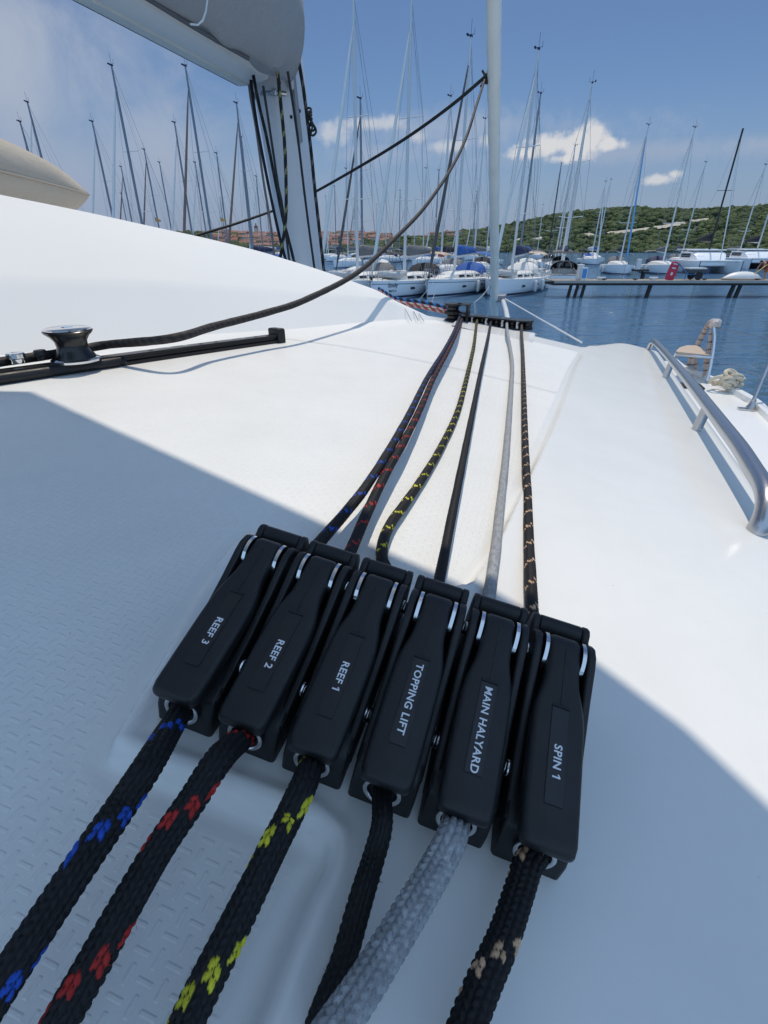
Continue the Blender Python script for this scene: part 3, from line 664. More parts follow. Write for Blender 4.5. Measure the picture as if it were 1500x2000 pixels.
M_knot = mat('dark_knot', (.016, .015, .016), .8, bump=(300, .001, .2)); tag(mb('clew_knot', B, M_knot), 'dark knot of sheets tied at the corner of the furled sail', 'knot')
def b_foil(t, b, tcn):
    u_ = t.nodes.new('ShaderNodeUVMap'); s_ = t.nodes.new('ShaderNodeSeparateXYZ'); t.links.new(u_.outputs[0], s_.inputs[0])
    m1 = t.nodes.new('ShaderNodeMath'); m1.operation = 'MULTIPLY_ADD'; t.links.new(s_.outputs[1], m1.inputs[0]); m1.inputs[1].default_value = 2.6; t.links.new(s_.outputs[0], m1.inputs[2])
    fr = t.nodes.new('ShaderNodeMath'); fr.operation = 'FRACT'; t.links.new(m1.outputs[0], fr.inputs[0])
    bp = t.nodes.new('ShaderNodeBump'); bp.inputs['Distance'].default_value = .006; t.links.new(fr.outputs[0], bp.inputs['Height']); t.links.new(bp.outputs[0], b.inputs['Normal'])
M_foil = mat('sail_cloth', (.84, .84, .77), .55, build=b_foil)
n_ = 24; m_ = 160; V = []; uv = []
ax = foil_b-foil_a; ax /= np.linalg.norm(ax); a_ = np.cross(ax, [0, 0, 1.]); a_ /= np.linalg.norm(a_); b_ = np.cross(a_, ax)
for i in range(m_):
    q = i/(m_-1); p = foil_a+(foil_b-foil_a)*q; L_ = q*np.linalg.norm(foil_b-foil_a)
    for j in range(n_+1):
        ph = 2*math.pi*j/n_; fr = (j/n_+L_*2.6) % 1.0; r_ = .050+.0045*fr; V.append(p+r_*(a_*math.cos(ph)+b_*math.sin(ph))); uv.append((j/n_, L_))
idx = np.arange(m_*(n_+1)).reshape(m_, n_+1); F = np.stack([idx[:-1, :-1], idx[:-1, 1:], idx[1:, 1:], idx[1:, :-1]], -1).reshape(-1, 4)
tag(mk('furled_sail', np.array(V), F, M_foil, uv=np.array(uv), smooth=180), 'white furled headsail rising as a thick spiral-wrapped pole', 'furled sail')
bs = empty('bowsprit', at(986, 600, 6.6), 'grey bowsprit fitting with a pale rod, beyond the organiser', 'bowsprit')
mb('bracket', MB().box(at(979, 582, 6.9), (.13, .3, .09), R=Matrix.Rotation(-PSI, 3, 'Z')), mat('grey_fitting', (.22, .24, .27), .4), bs, bevel=.01)
mb('pole', MB().tube([at(982, 586, 6.9), at(988, 606, 6.0), at(994, 640, 5.0)], .03, 12), M_alu, bs)
tag(mb('stay_rod', MB().tube([at(984, 582, 6.85), at(1060, 626, 4.9), at(1136, 669, 3.7)], .0075, 8), mat('white_rod', (.75, .75, .74), .35)), 'thin white stay slanting down to the right across the water', 'stay')

# ------------------------------------------------------------------ mast, boom, sail bag, halyards
GS = 1.45
mbase = np.array([-.545, 3.71, -.25]); rake = np.array([-.062, -.045, 1.0])
mst = empty('mast', mbase, 'pale grey mast of our own boat rising behind the raised roof', 'mast')
def msec(p, sc):
    r = []
    for k in range(40):
        a = 2*math.pi*k/40; x = math.copysign(abs(math.cos(a))**.75, math.cos(a))*.118*sc; y = math.copysign(abs(math.sin(a))**.85, math.sin(a))*.17*sc; r.append(p+TX*x+FX*y)
    return np.array(r)
zs = np.concatenate([np.linspace(-.4, 1.3, 30), np.linspace(1.6, 9, 8)])
mb('mast_tube', MB().loft([msec(mbase+rake*(z+.25), np.interp(z, [-.2, .8], [.90, 1.12])) for z in zs], True, True), M_alu, mst, smooth=40)
def onmast(z, a): # a: degrees around from starboard to aft
    c = mbase+rake*(z+.25); a = math.radians(a); sc = np.interp(z, [-.2, .8], [.90, 1.12])
    return c+TX*.118*sc*math.copysign(abs(math.cos(a))**.75, math.cos(a))+FX*.17*sc*math.copysign(abs(math.sin(a))**.85, math.sin(a))
B = MB(); g = [onmast(z, -22)+TX*.004-FX*.004 for z in np.linspace(.55, 2.5, 20)]; B.tube(g, .016, 8); mb('sail_track', B, mat('track_grey', (.28, .28, .29), .4, metal=.5), mst)
B = MB(); B.tube([onmast(.755, a)+np.array([0, 0, .01*math.sin(a)])+TX*.01 for a in (-125, -100, -75, -50)], .011, 8)
for a in (-125, -75): B.lathe([(.02, -.01), (.02, .012), (.01, .02)], onmast(.755, a), n=12)
mb('bail', B, M_steel, mst)
for (z, a) in ((.70, -12), (.80, -60), (.66, -40)): mb('rivet', MB().lathe([(.009, -.006), (.009, .006), (.004, .01)], onmast(z, a), np.array([[0, 0, TX[0]], [1, 0, TX[1]], [0, 1, 0]]), 10), M_blackg, mst)
# boom
bA = at(462, 166, 2.66); bB = bA-FX*4.2
bm = empty('boom', bA, 'grey boom running aft from the mast, pale lower edge and dark slot', 'boom')
prof = [(0, .018), (.0, .09), (.02, .16), (.19, .16), (.225, .11), (.225, .045), (.20, .012), (.155, 0), (.05, 0)]
fs = np.linspace(0, 1, 24); B = MB().loft([np.array([bA+(bB-bA)*f+TX*x+[0, 0, z] for x, z in prof]) for f in fs], True, True)
mb('boom_tube', B, M_boom, bm, bevel=.008, smooth=30)
mb('slot', MB().loft([np.array([bA+(bB-bA)*f+TX*x+[0, 0, z] for x, z in ((-.006, .012), (.004, -.004), (.012, -.004), (.006, .016))]) for f in np.linspace(.0, 1, 12)], True, True), mat('dark_slot', (.05, .045, .04), .6), bm)
mb('lower_lip', MB().loft([np.array([bA+(bB-bA)*f+TX*x+[0, 0, z] for x, z in ((.012, .010), (.02, -.008), (.072, -.008), (.080, .004))]) for f in np.linspace(.0, 1, 12)], True, True), mat('lip_paint', (.66, .67, .62), .4), bm, smooth=30)
B = MB().box(bA+FX*.05+TX*.13+[0, 0, .09], (.17, .16, .11), R=Matrix.Rotation(-PSI, 3, 'Z')); mb('end_fitting', B, M_boom, bm, bevel=.02)
B = MB().box(bA+FX*.20+TX*.13+[0, 0, .05], (.05, .2, .05), R=Matrix.Rotation(-PSI, 3, 'Z')); B.lathe([(.03, -.07), (.03, .07)], bA+FX*.19+TX*.13+[0, 0, .06], n=16); mb('gooseneck', B, M_steel, bm, bevel=.004)
p = at(485, 116, 2.72); mb('eye', MB().lathe([(.026, -.01), (.026, .01), (.012, .016)], p, np.array([[0, 0, TX[0]], [1, 0, TX[1]], [0, 1, 0]]), 14), M_black, bm)
# stowed mainsail bag: hangs over the boom and wraps the mast at its forward end
bag = empty('sail_bag', bA+[0, 0, .2], 'grey canvas sail bag bulging over the boom at the top of the picture', 'sail bag')
def bagring(f, k=1.0):   # f: metres forward (+) of the boom end
    c = bA+FX*f; dr = float(sst(np.array(f), -.75, -.02))
    low = .018-.028*dr; xo = .235+.085*dr
    pr = [(xo-.015, low+.008), (xo+.012, low), (xo+.045, low+.03), (xo+.10, low+.14), (xo+.12, low+.28), (xo+.08, low+.46), (.27, low+.6), (.16, low+.64), (.02, low+.58), (-.07, low+.46), (-.10, low+.30), (-.07, low+.14), (-.01, low+.10)]
    w_ = .011*math.sin(f*9.0)
    return np.array([c+TX*(.16+(x-.16)*k+w_*(.5-abs(x-.15)))+[0, 0, low+.3+(z-low-.3)*(.6+.4*k)+.010*math.sin(f*14+x*20)+.006*math.sin(f*31+x*9)] for x, z in pr])
ring = [bagring(f) for f in np.concatenate([np.linspace(-4.2, -.8, 20), np.linspace(-.7, .0, 16)])]+[bagring(.03, .98), bagring(.06, .9), bagring(.08, .75), bagring(.09, .5), bagring(.095, .2)]
o = mb('cover', MB().loft(ring, True, True), M_bag, bag, smooth=180); sm_ = o.modifiers.new('round', 'SUBSURF'); sm_.levels = 2; sm_.render_levels = 2
B = MB(); B.tube([bA+FX*f+TX*(.236+.085*float(sst(np.array(f), -.75, -.02)))+[0, 0, .018-.028*float(sst(np.array(f), -.75, -.02))] for f in np.linspace(-4, -.35, 30)], .009, 6); mb('bolt_rope', B, mat('dark_hem', (.11, .11, .115), .8), bag)
cv = []
for (u, v) in ((408, -30), (405, 0), (402, 22), (396, 40), (386, 49), (372, 47)):
    p = at(u, v, 1.0); d = p/1.0
    # meet the starboard face of the bag
    q = (np.dot(bA+TX*.35-np.zeros(3), TX))/np.dot(d, TX); cv.append(d*q)
mb('stitching', MB().tube(cv, .0035, 6), M_thread, bag)
# halyards and reefing lines beside the mast
hl = [
 ([(484, 120), (488, 180), (500, 250), (514, 350), (524, 410), (530, 450), (536, 500)], 2.6, 3.0, .007, (.20, .17, .16), None, 'grey-brown halyard left of the mast, outermost of its bundle'),
 ([(486, 118), (494, 190), (502, 245), (518, 330), (534, 408), (546, 462), (560, 515)], 2.55, 2.9, .0085, (.012, .014, .022), None, 'navy halyard left of the mast, crossed by the sheet end'),
 ([(489, 118), (505, 200), (520, 265), (537, 350), (552, 425), (563, 465), (578, 525)], 2.5, 2.86, .0085, BLK, (.05, .04, .045), 'thick black halyard slanting over the left edge of the mast'),
 ([(514, 168), (525, 240), (534, 300), (543, 360), (551, 400), (560, 470), (566, 515)], 2.47, 2.84, .0065, (.03, .03, .034), None, 'thin dark halyard close on the left face of the mast'),
 ([(542, 140), (548, 200), (555, 270), (558, 330), (559, 400), (557, 440), (551, 480), (545, 520)], 2.42, 2.8, .009, BLK, (.22, .22, .09), 'black halyard with yellow flecks down the middle of the mast'),
 ([(562, 140), (570, 190), (583, 280), (595, 380), (604, 450), (615, 530)], 2.45, 2.82, .0065, (.022, .022, .026), None, 'thin dark halyard down the right side of the mast'),
 ([(582, 112), (592, 170), (600, 232), (608, 300), (616, 380), (625, 460), (634, 540)], 2.55, 2.95, .0095, BLK, (.10, .10, .10), 'thick black flecked halyard along the right edge of the mast'),
]
for j, (px, t0, t1, r_, c_, tr_, lb) in enumerate(hl):
    vs = [p[1] for p in px]; P = [at(u, v, np.interp(v, [vs[0], vs[-1]], [t0, t1])) for u, v in px]
    rope('halyard', [rope_geo(P, r_, False, c_, tr_, .09, j*1.9, wfrac=.25, p=.006)], lb, 'halyard', 'halyards beside the mast')
B = MB()
for k in range(5):
    c = at(602+k*1.2, 210+k*7, 2.6); L_ = .035+.006*k
    B.tube([c+np.array([.008*math.sin(q*2+k)+.006*k*.4, 0.008*math.cos(q+k), -L_*.5+L_*.5*math.cos(q)])+TX*.010*math.sin(q) for q in np.linspace(0, 2*math.pi, 18)], .0055, 6)
tag(mb('line_coil', B, M_knot), 'black coiled line end hanging at the right edge of the mast', 'coil')
B = MB().lathe([(.012, 0), (.016, .02), (.017, .06), (.012, .085), (.004, .09)], at(569, 175, 2.68), n=14); tag(mb('halyard_shackle', B, mat('pale_shackle', (.6, .6, .57), .4)), 'pale shackle hanging under the sail bag on the mast', 'shackle')

GS = 1.0
# ------------------------------------------------------------------ cushion on the raised roof
cu = empty('roof_cushion', at(60, 400, 1.75), 'beige box cushion with a pinched corner lying on the raised roof', 'cushion')
tipT, tipS = at(174, 381, 1.80), None
ax0 = at(-330, 268, 1.42); dirn = ax0-tipT; Lc = np.linalg.norm(dirn); dirn /= Lc
side = np.cross(dirn, [0, 0, 1]); side /= np.linalg.norm(side); upv = np.cross(side, dirn)
if np.dot(side, [0, -1, 0]) < 0: side = -side
if upv[2] < 0: upv = -upv
rings = []
for q in (0, .010, .03, .065, .09, .14, .22, .35, .5, .7, 1.0):
    d = q*Lc; c = tipT+dirn*d
    hu = np.interp(d, [0, .02, .08, .14, .3, .6, 2], [.004, .020, .062, .085, .125, .135, .135]); hl_ = np.interp(d, [0, .02, .08, .14, .3, 2], [.004, .035, .09, .11, .12, .12]); wd = np.interp(d, [0, .05, .15, .4, 2], [.01, .05, .10, .14, .16])
    pr = [(1.0, 0), (.97, .25), (.86, .55), (.62, .82), (.25, .98), (-.25, 1), (-.7, .9), (-1.1, .6), (-1.3, 0), (-1.1, -.6), (-.6, -.95), (0, -1), (.5, -.95), (.8, -.75), (.95, -.35)]
    rings.append(np.array([c+side*(x*wd)+upv*(z*(hu if z > 0 else hl_))+side*.004*math.sin(d*40+x*5) for x, z in pr]))
o = mb('cushion_body', MB().loft(rings, True, True), M_cush, cu, smooth=180); o.modifiers.new('round', 'SUBSURF').render_levels = 2; o.modifiers['round'].levels = 2
mb('piping', MB().tube([r[0]+side*.001 for r in rings], .0035, 6), mat('piping', (.36, .32, .27), .8), cu)

# ------------------------------------------------------------------ handrail
hr = empty('handrail', hit(1470, 1030), 'satin steel handrail on four posts along the right edge of the cabin top', 'handrail')
RR = .0142
def railpt(r, h, out=0.):
    s = rail_s(r)+out; z = float(deckz(np.array(rail_s(r)), np.array(r), False)); return wpt(np.array(s), np.array(r), z+h)
rf_ = [float(sr(hit(*p))[1]) for p in ((1465, 1030), (1357, 812), (1305, 727))]; r0_ = .60; r1_ = 3.02
out_ = lambda h: .16*h
P = [railpt(r0_+.0, -.004, 0), railpt(r0_+.0, .015, out_(.015)), railpt(r0_+.008, .035, out_(.04)), railpt(r0_+.03, .053, out_(.055)), railpt(r0_+.07, .062, out_(.064)), railpt(r0_+.14, .066, out_(.068))]
P += [railpt(r, .068+.01*math.sin((r-r0_)/(r1_-r0_)*math.pi), out_(.07)) for r in np.linspace(r0_+.25, r1_-.22, 14)]
P += [railpt(r1_-.12, .066, out_(.066)), railpt(r1_-.05, .058, out_(.058)), railpt(r1_-.01, .035, out_(.04)), railpt(r1_, -.01, 0)]
Q, _ = spline(P, .012); mb('rail_tube', MB().tube(Q, RR, 20), M_steel, hr, smooth=60)
for r in (1.20, 2.02):
    mb('post', MB().tube([railpt(r, -.01, 0), railpt(r+.004, .074, out_(.07))], .0118, 16), M_steel, hr)
for r in (r0_, r1_): mb('foot', MB().tube([railpt(r, -.012, -.001), railpt(r, .0035, .0005)], .0152, 20), M_steel, hr)

# ------------------------------------------------------------------ pulpit seat, stanchion, mooring coil
ps = empty('pulpit_seat', at(1384, 742, 4.1), 'steel bow pulpit seat with a tan half-round board and rope-wrapped tubes', 'pulpit seat')
T = 4.1
f1 = lambda u, v, t=T: at(u, v, t)
seat = [f1(1319, 690, 4.02), f1(1326, 683, 4.2), f1(1340, 679, 4.35), f1(1358, 679, 4.42), f1(1372, 684, 4.38), f1(1384, 692, 4.2), f1(1391, 697, 4.05), f1(1388, 699, 4.0), f1(1322, 692, 3.98)]
sp_ = np.array(seat); MBs = MB().loft([sp_, sp_+[0, 0, .022]], True, True); mb('seat', MBs, mat('tan_board', (.50, .40, .31), .6, bump=(40, .0004, .12)), ps, bevel=.004)
tubes = [[f1(1318, 712), f1(1318, 697, 4.02), f1(1321, 692, 4.0), f1(1350, 695, 4.0), f1(1389, 699, 4.0)],
         [f1(1397, 636, 4.0), f1(1394, 640, 4.0), f1(1395, 660, 4.0), f1(1392, 690, 4.0), f1(1386, 722, 4.0), f1(1380, 745, 4.0)],
         [f1(1397, 632, 4.05), f1(1389, 629, 4.15), f1(1380, 640, 4.3), f1(1368, 662, 4.4), f1(1355, 690, 4.5), f1(1342, 722, 4.6)],
         [f1(1355, 692, 4.4), f1(1358, 712, 4.4), f1(1361, 730, 4.4)], [f1(1382, 700, 4.05), f1(1380, 722, 4.1), f1(1377, 744, 4.15)]]
for q in tubes: mb('tube', MB().tube(spline(q, .02)[0], .0135, 12), M_chrome, ps)
M_wrap = mat('tan_rope', (.55, .43, .36), .8, bump=(300, .002, .2)); M_dk = mat('wrap_mark', (.12, .08, .07), .8)
for q in (tubes[2], tubes[3], tubes[4], [f1(1392, 645, 4.03), f1(1388, 670, 4.05), f1(1384, 698, 4.05)]):
    Q, s = spline(q, .012); mb('rope_wrap', MB().tube(Q, .024, 10), M_wrap, ps)
    for i in range(2, len(Q)-1, 5):
        d = Q[min(i+1, len(Q)-1)]-Q[i]; mb('whipping', MB().tube([Q[i], Q[i]+d*.9+[0, 0, .0]], .0252, 8), M_dk, ps)
B = MB()
for k in range(12):
    d = rng.normal(0, 1, 3); d /= np.linalg.norm(d); B.tube([f1(1397, 632, 4.0)+.032*np.array([math.cos(q)*d[1]+math.sin(q)*d[0], math.cos(q)*d[2], math.sin(q)*d[1]+.3*math.cos(q)]) for q in np.linspace(0, 6.3, 12)], .014, 7)
mb('knot', B, mat('pale_rope', (.66, .57, .52), .8, bump=(300, .002, .2)), ps)
stn = empty('stanchion', at(1468, 790, 3.35), 'steel stanchion post standing on the gunwale at the right edge', 'stanchion')
mb('post', MB().tube([at(1466, 796, 3.35), at(1500, 715, 3.35), at(1530, 640, 3.35)], .0125, 12), M_steel, stn)
B = MB().lathe([(.03, -.01), (.03, .01), (.018, .03), (.017, .06)], at(1466, 797, 3.35), n=16); B.box(at(1458, 799, 3.35), (.10, .05, .012), R=Matrix.Rotation(-PSI, 3, 'Z')); mb('socket', B, M_steel, stn)
for a_, b_, lb in (((1393, 699, 4.0), (1493, 738, 3.35), 'upper'), ((1399, 640, 4.0), (1640, 690, 3.1), 'top')):
    tag(mb('guard_wire', MB().tube([at(*a_), at(*b_), at(*b_)*.96+TX*.12-FX*.4], .003, 6), M_steel), 'thin guard wire from the pulpit seat to the stanchion, '+('lower of two' if lb == 'upper' else 'upper of two'), 'guard wire')
mc = at(1424, 742, 3.75); B = MB()
for k in range(15):
    d = rng.normal(0, 1, 3)*[1, .6, .5]; c = mc+rng.normal(0, 1, 3)*[.036, .024, .016]; a = rng.uniform(0, 6.28); b_ = rng.uniform(-.6, .6)
    B.tube([c+np.array([.044*math.cos(q), .036*math.sin(q)*math.cos(a), .028*math.sin(q+b_)]) for q in np.linspace(0, 5.2, 16)], .014, 7)
B.tube([mc+[.05, 0, 0], mc+[.075, -.02, -.05], mc+[.07, -.03, -.12]], .014, 7)
tag(mb('mooring_coil', B, mat('cream_rope', (.62, .55, .42), .85, bump=(250, .002, .25))), 'cream mooring rope coiled in a heap on the bow gunwale', 'rope coil')

# ================================================================== harbour
M_water = None
def b_water(t, b, tcn):
    mp = t.nodes.new('ShaderNodeMapping'); mp.inputs['Scale'].default_value = (.55, 1.5, 1); mp.inputs['Rotation'].default_value = (0, 0, .15); t.links.new(tcn.outputs['Object'], mp.inputs['Vector'])
    hs = []
    for sc, de, am in ((1.3, 4, .62), (4.2, 4, .24), (.3, 2, 1.2)):
        n = t.nodes.new('ShaderNodeTexNoise'); n.inputs['Scale'].default_value = sc; n.inputs['Detail'].default_value = de; n.inputs['Roughness'].default_value = .5; n.inputs['Distortion'].default_value = .6
        t.links.new(mp.outputs[0], n.inputs['Vector']); m = t.nodes.new('ShaderNodeMath'); m.operation = 'MULTIPLY'; m.inputs[1].default_value = am; t.links.new(n.outputs['Fac'], m.inputs[0]); hs.append(m.outputs[0])
    a = t.nodes.new('ShaderNodeMath'); a.operation = 'ADD'; t.links.new(hs[0], a.inputs[0]); t.links.new(hs[1], a.inputs[1])
    a2 = t.nodes.new('ShaderNodeMath'); a2.operation = 'ADD'; t.links.new(a.outputs[0], a2.inputs[0]); t.links.new(hs[2], a2.inputs[1])
    bp = t.nodes.new('ShaderNodeBump'); bp.inputs['Distance'].default_value = 1.1; bp.inputs['Strength'].default_value = 1; t.links.new(a2.outputs[0], bp.inputs['Height']); t.links.new(bp.outputs[0], b.inputs['Normal'])
    b.inputs['IOR'].default_value = 1.333; b.inputs['Base Color'].default_value = (.10, .205, .335, 1)
    for l in list(b.inputs['Base Color'].links): t.links.remove(l)
M_water = mat('sea_water', (.008, .028, .055), .06, spec=.5, build=b_water)
W = 9000.
tag(mk('water', [(-W, -W, -ZC), (W, -W, -ZC), (W, W, -ZC), (-W, W, -ZC)], [(0, 1, 2, 3)], M_water, flat=True), 'dark blue rippled harbour water', 'water', kind='structure')

# hills across the bay
YS, YC = 400., 780.
sky_u = [-400, 0, 300, 440, 520, 600, 700, 770, 830, 900, 950, 1000, 1050, 1100, 1160, 1230, 1300, 1370, 1440, 1500, 1700, 2000]
sky_v = [452, 452, 452, 450, 455, 453, 453, 461, 458, 448, 444, 436, 424, 413, 406, 400, 404, 405, 400, 398, 394, 396]
_sx = []; _sz = []
for u, v in zip(sky_u, sky_v):
    p = aty(u, v, YC); _sx.append(p[0]); _sz.append(p[2]+ZC-4.5)
def hillz(x, y):
    h = np.interp(x*YC/np.maximum(y, 300), _sx, _sz); q = np.clip((y-YS)/(YC-YS), 0, 1.6)
    k = np.where(q < 1, q**1.15*(1.6-.6*q), 1-(q-1)*.5)
    n = np.sin(x*.021+1.3)*np.cos(y*.027+x*.008)*2.6+np.sin(x*.052+y*.031)*1.3
    return -1.5+(h+1.5)*k+n*np.clip(q*2, 0, 1)*np.clip(1.3-q, 0, 1)
hx = np.linspace(-950, 1250, 150); hy = np.concatenate([np.linspace(YS-6, YC, 60), np.linspace(YC+20, 1150, 16)])
X, Y = np.meshgrid(hx, hy); Z = hillz(X, Y)
idx = np.arange(X.size).reshape(X.shape); F = np.stack([idx[:-1, :-1], idx[:-1, 1:], idx[1:, 1:], idx[1:, :-1]], -1).reshape(-1, 4)
M_earth = mat('scrub_earth', (.055, .062, .034), .95, bump=(.05, 1.5, .5))
tag(mk('hills', np.stack([X, Y, Z-ZC], -1).reshape(-1, 3), F, M_earth, smooth=180), 'scrub-covered hills across the bay', 'hill', kind='structure')
def hillhit(u, v):
    d = pray(u, v); y = YS
    while y < 1100:
        p = d*(y/d[1])
        if p[2]+ZC <= float(hillz(np.array(p[0]), np.array(p[1]))): return np.array([p[0], y, float(hillz(np.array(p[0]), np.array(p[1])))-ZC])
        y += 2.0
    return None
# pale scars: a track across the slope and rock patches
M_rock = mat('pale_rock', (.42, .38, .31), .9, bump=(.3, .4, .25))
scars = [([(1185, 461), (1215, 458), (1245, 453), (1270, 451), (1300, 446), (1335, 440)], 1.7, 'pale dirt track climbing the wooded hill, longest scar'), ([(1345, 436), (1372, 433), (1400, 430)], 1.7, 'short pale track near the top of the hill at right'),
         ([(1146, 465), (1160, 463)], 2.6, 'small pale rock patch left of the dirt track'), ([(1040, 472), (1062, 469)], 2.2, 'pale rock patch low on the hill beside the furled sail'), ([(1005, 474), (1018, 471)], 2.2, 'pale rock patch just right of the furled sail'), ([(870, 481), (880, 478)], 1.6, 'small pale scar on the wooded shore behind the bows')]
scar_pts = []
for px, wd, lb in scars:
    P = []
    for a, b in zip(px[:-1], px[1:]):
        for q in np.linspace(0, 1, 6)[:-1 if b != px[-1] else None]:
            h_ = hillhit(a[0]+(b[0]-a[0])*q, a[1]+(b[1]-a[1])*q)
            if h_ is not None: P.append(h_)
    if len(P) < 2: continue
    V = []
    for i, p in enumerate(P):
        w_ = wd*rng.uniform(.6, 1.4)*(.35 if i in (0, len(P)-1) else 1)
        for k_ in (-1, -.4, .4, 1):
            y = p[1]+k_*w_*3.0; x = p[0]+rng.uniform(-1, 1); V.append((x, y, float(hillz(np.array(x), np.array(y)))-ZC+2.6-abs(k_)*.8+rng.uniform(-.3, .3)))
        scar_pts.append((p[0], p[1], w_*2.2+2.5))
    B = MB().loft([np.array(V[i*4:i*4+4]) for i in range(len(P))], False, False)
    tag(mb('dirt_track', B, M_rock, smooth=180), lb, 'track', 'pale scars on the hillside')
scar_pts = np.array(scar_pts)
# town houses on the slope at the left
HM = [mat('wall_'+n, c, .8, bump=(.8, 0, .1)) for n, c in (('cream', (.55, .46, .36)), ('white', (.62, .60, .56)), ('pink', (.52, .30, .24)), ('ochre', (.48, .33, .16)))]
RM = [mat('roof_'+n, c, .85, bump=(1.5, 0, .2)) for n, c in (('red', (.235, .10, .07)), ('terracotta', (.28, .145, .105)), ('brown', (.17, .095, .07)))]
M_win = mat('house_window', (.03, .035, .04), .2)
def house_mesh(k):
    l, d, h = ((11, 8, 6.5), (8, 8, 5.5), (14, 9, 8.5))[k]; B = MB(); B.box((0, 0, h/2), (l, d, h), 0)
    B.add([(-l/2-.5, -d/2-.6, h-.1), (l/2+.5, -d/2-.6, h-.1), (l/2+.5, d/2+.6, h-.1), (-l/2-.5, d/2+.6, h-.1), (-l/2-.5, 0, h+2.2), (l/2+.5, 0, h+2.2)], [(0, 1, 5, 4), (2, 3, 4, 5), (0, 4, 3), (1, 2, 5), (3, 2, 1, 0)], 1)
    for fl in range(int(h//2.8)):
        for i in range(int(l//2.7)): B.box((-l/2+1.6+i*2.7, -d/2-.03, 1.6+fl*2.8), (1.1, .08, 1.4), 2)
    return B
hprot = {}
hs_pts = []
zones = [(424, 480, 455, 480, 36), (480, 545, 455, 488, 85), (618, 700, 455, 486, 85), (690, 770, 456, 476, 44), (770, 900, 452, 470, 10)]
nh = 0
for (u0, u1, v0, v1, cnt) in zones:
    got = 0; tries = 0
    while got < cnt and tries < cnt*14:
        tries += 1; u = rng.uniform(u0, u1); v = v0+(v1-v0)*rng.beta(1.0, 1.4); p = hillhit(u, v)
        if p is None: continue
        if any((p[0]-a)**2+((p[1]-b)*.6)**2 < 6.5**2 for a, b in hs_pts): continue
        k = (rng.randint(0, 3), rng.randint(0, 4), rng.randint(0, 3))
        if k not in hprot:
            B = house_mesh(k[0]); o = mb('town_house', B, [HM[k[1]], RM[k[2]], M_win], flat=True, smooth=None); hprot[k] = o
            me = o.data; cen = np.array(o.location)
            o.location = (0, 0, 0)
        else: o = hprot[k].copy(); COL.objects.link(o)
        o.scale = [rng.uniform(.5, .75)]*3
        o.location = (p[0], p[1], p[2]+ZC-.8); o.rotation_euler = (0, 0, rng.uniform(-.5, .5))
        tag(o, 'small red-roofed house of the hillside town across the bay', 'house', 'red-roofed houses of the hillside town'); got += 1; nh += 1; hs_pts.append((p[0], p[1]))
hsa = np.array(hs_pts)
p = aty(501, 452, 640); tag(mb('church_tower', MB().box(p+[0, 0, -4], (4, 4, 16)).box(p+[0, 0, 6], (4.4, 4.4, 5), 1, taper=.05), [HM[0], RM[2]], flat=True), 'small church tower above the roofs of the hillside town', 'tower')
# woodland: clumps of leaves over the whole slope, one countless mass
import bmesh
bmx = bmesh.new(); bmesh.ops.create_icosphere(bmx, subdivisions=2, radius=1); bmx.verts.ensure_lookup_table()
ico_v = np.array([v.co[:] for v in bmx.verts]); ico_f = np.array([[v.index for v in f.verts] for f in bmx.faces]); bmx.free()
n_t = 15000; tx = rng.uniform(-360, 800, n_t); ty = YS+4+(YC+40-YS)*rng.beta(1.0, 1.25, n_t)
keep = np.abs(tx/ty) < .98; tx, ty = tx[keep], ty[keep]; ok = np.ones(len(tx), bool)
for (x, y, r_) in scar_pts: ok &= ((tx-x)**2+((ty-y))**2 > r_**2)
for (x, y) in hsa: ok &= ~((np.abs(tx-x) < 4.5) & (ty < y+4) & (ty > y-12))
tx, ty = tx[ok], ty[ok]; tz = hillz(tx, ty); n_t = len(tx)
sc = rng.uniform(1.4, 3.1, n_t)*np.where(rng.rand(n_t) < .12, 1.35, 1); vx = sc[:, None, None]*ico_v[None]*np.array([1.15, 1.15, .85])
dsp = 1+.30*np.sin(vx*1.9+rng.uniform(0, 6, (n_t, 1, 3))).prod(-1, keepdims=True)+rng.normal(0, .10, (n_t, len(ico_v), 1)); vx = vx*dsp
V = vx+np.stack([tx, ty, tz-ZC+sc*.45], 1)[:, None, :]
F = (ico_f[None]+(np.arange(n_t)*len(ico_v))[:, None, None]).reshape(-1, 3)
g = rng.uniform(0, 1, n_t); hue = np.stack([.050+.046*g, .072+.046*g, .034+.016*g], 1)*rng.uniform(.65, 1.25, n_t)[:, None]
def b_tree(t, b, tcn):
    a = t.nodes.new('ShaderNodeAttribute'); a.attribute_name = 'leaf'; n = t.nodes.new('ShaderNodeTexNoise'); n.inputs['Scale'].default_value = 1.1; n.inputs['Detail'].default_value = 4; t.links.new(tcn.outputs['Object'], n.inputs['Vector'])
    mr = t.nodes.new('ShaderNodeMapRange'); mr.inputs[1].default_value = .3; mr.inputs[2].default_value = .7; mr.inputs[3].default_value = .45; mr.inputs[4].default_value = 1.5; t.links.new(n.outputs['Fac'], mr.inputs[0])
    hs = t.nodes.new('ShaderNodeHueSaturation'); t.links.new(a.outputs['Color'], hs.inputs['Color']); t.links.new(mr.outputs[0], hs.inputs['Value']); t.links.new(hs.outputs[0], b.inputs['Base Color'])
M_tree = mat('woodland_leaves', (.05, .07, .03), .9, spec=.1, build=b_tree)
tag(mk('woodland', V.reshape(-1, 3), F, M_tree, col={'leaf': np.repeat(hue, len(ico_v), axis=0)}, smooth=None, flat=True), 'dense green scrub woodland covering the hills', 'woodland', kind='stuff')

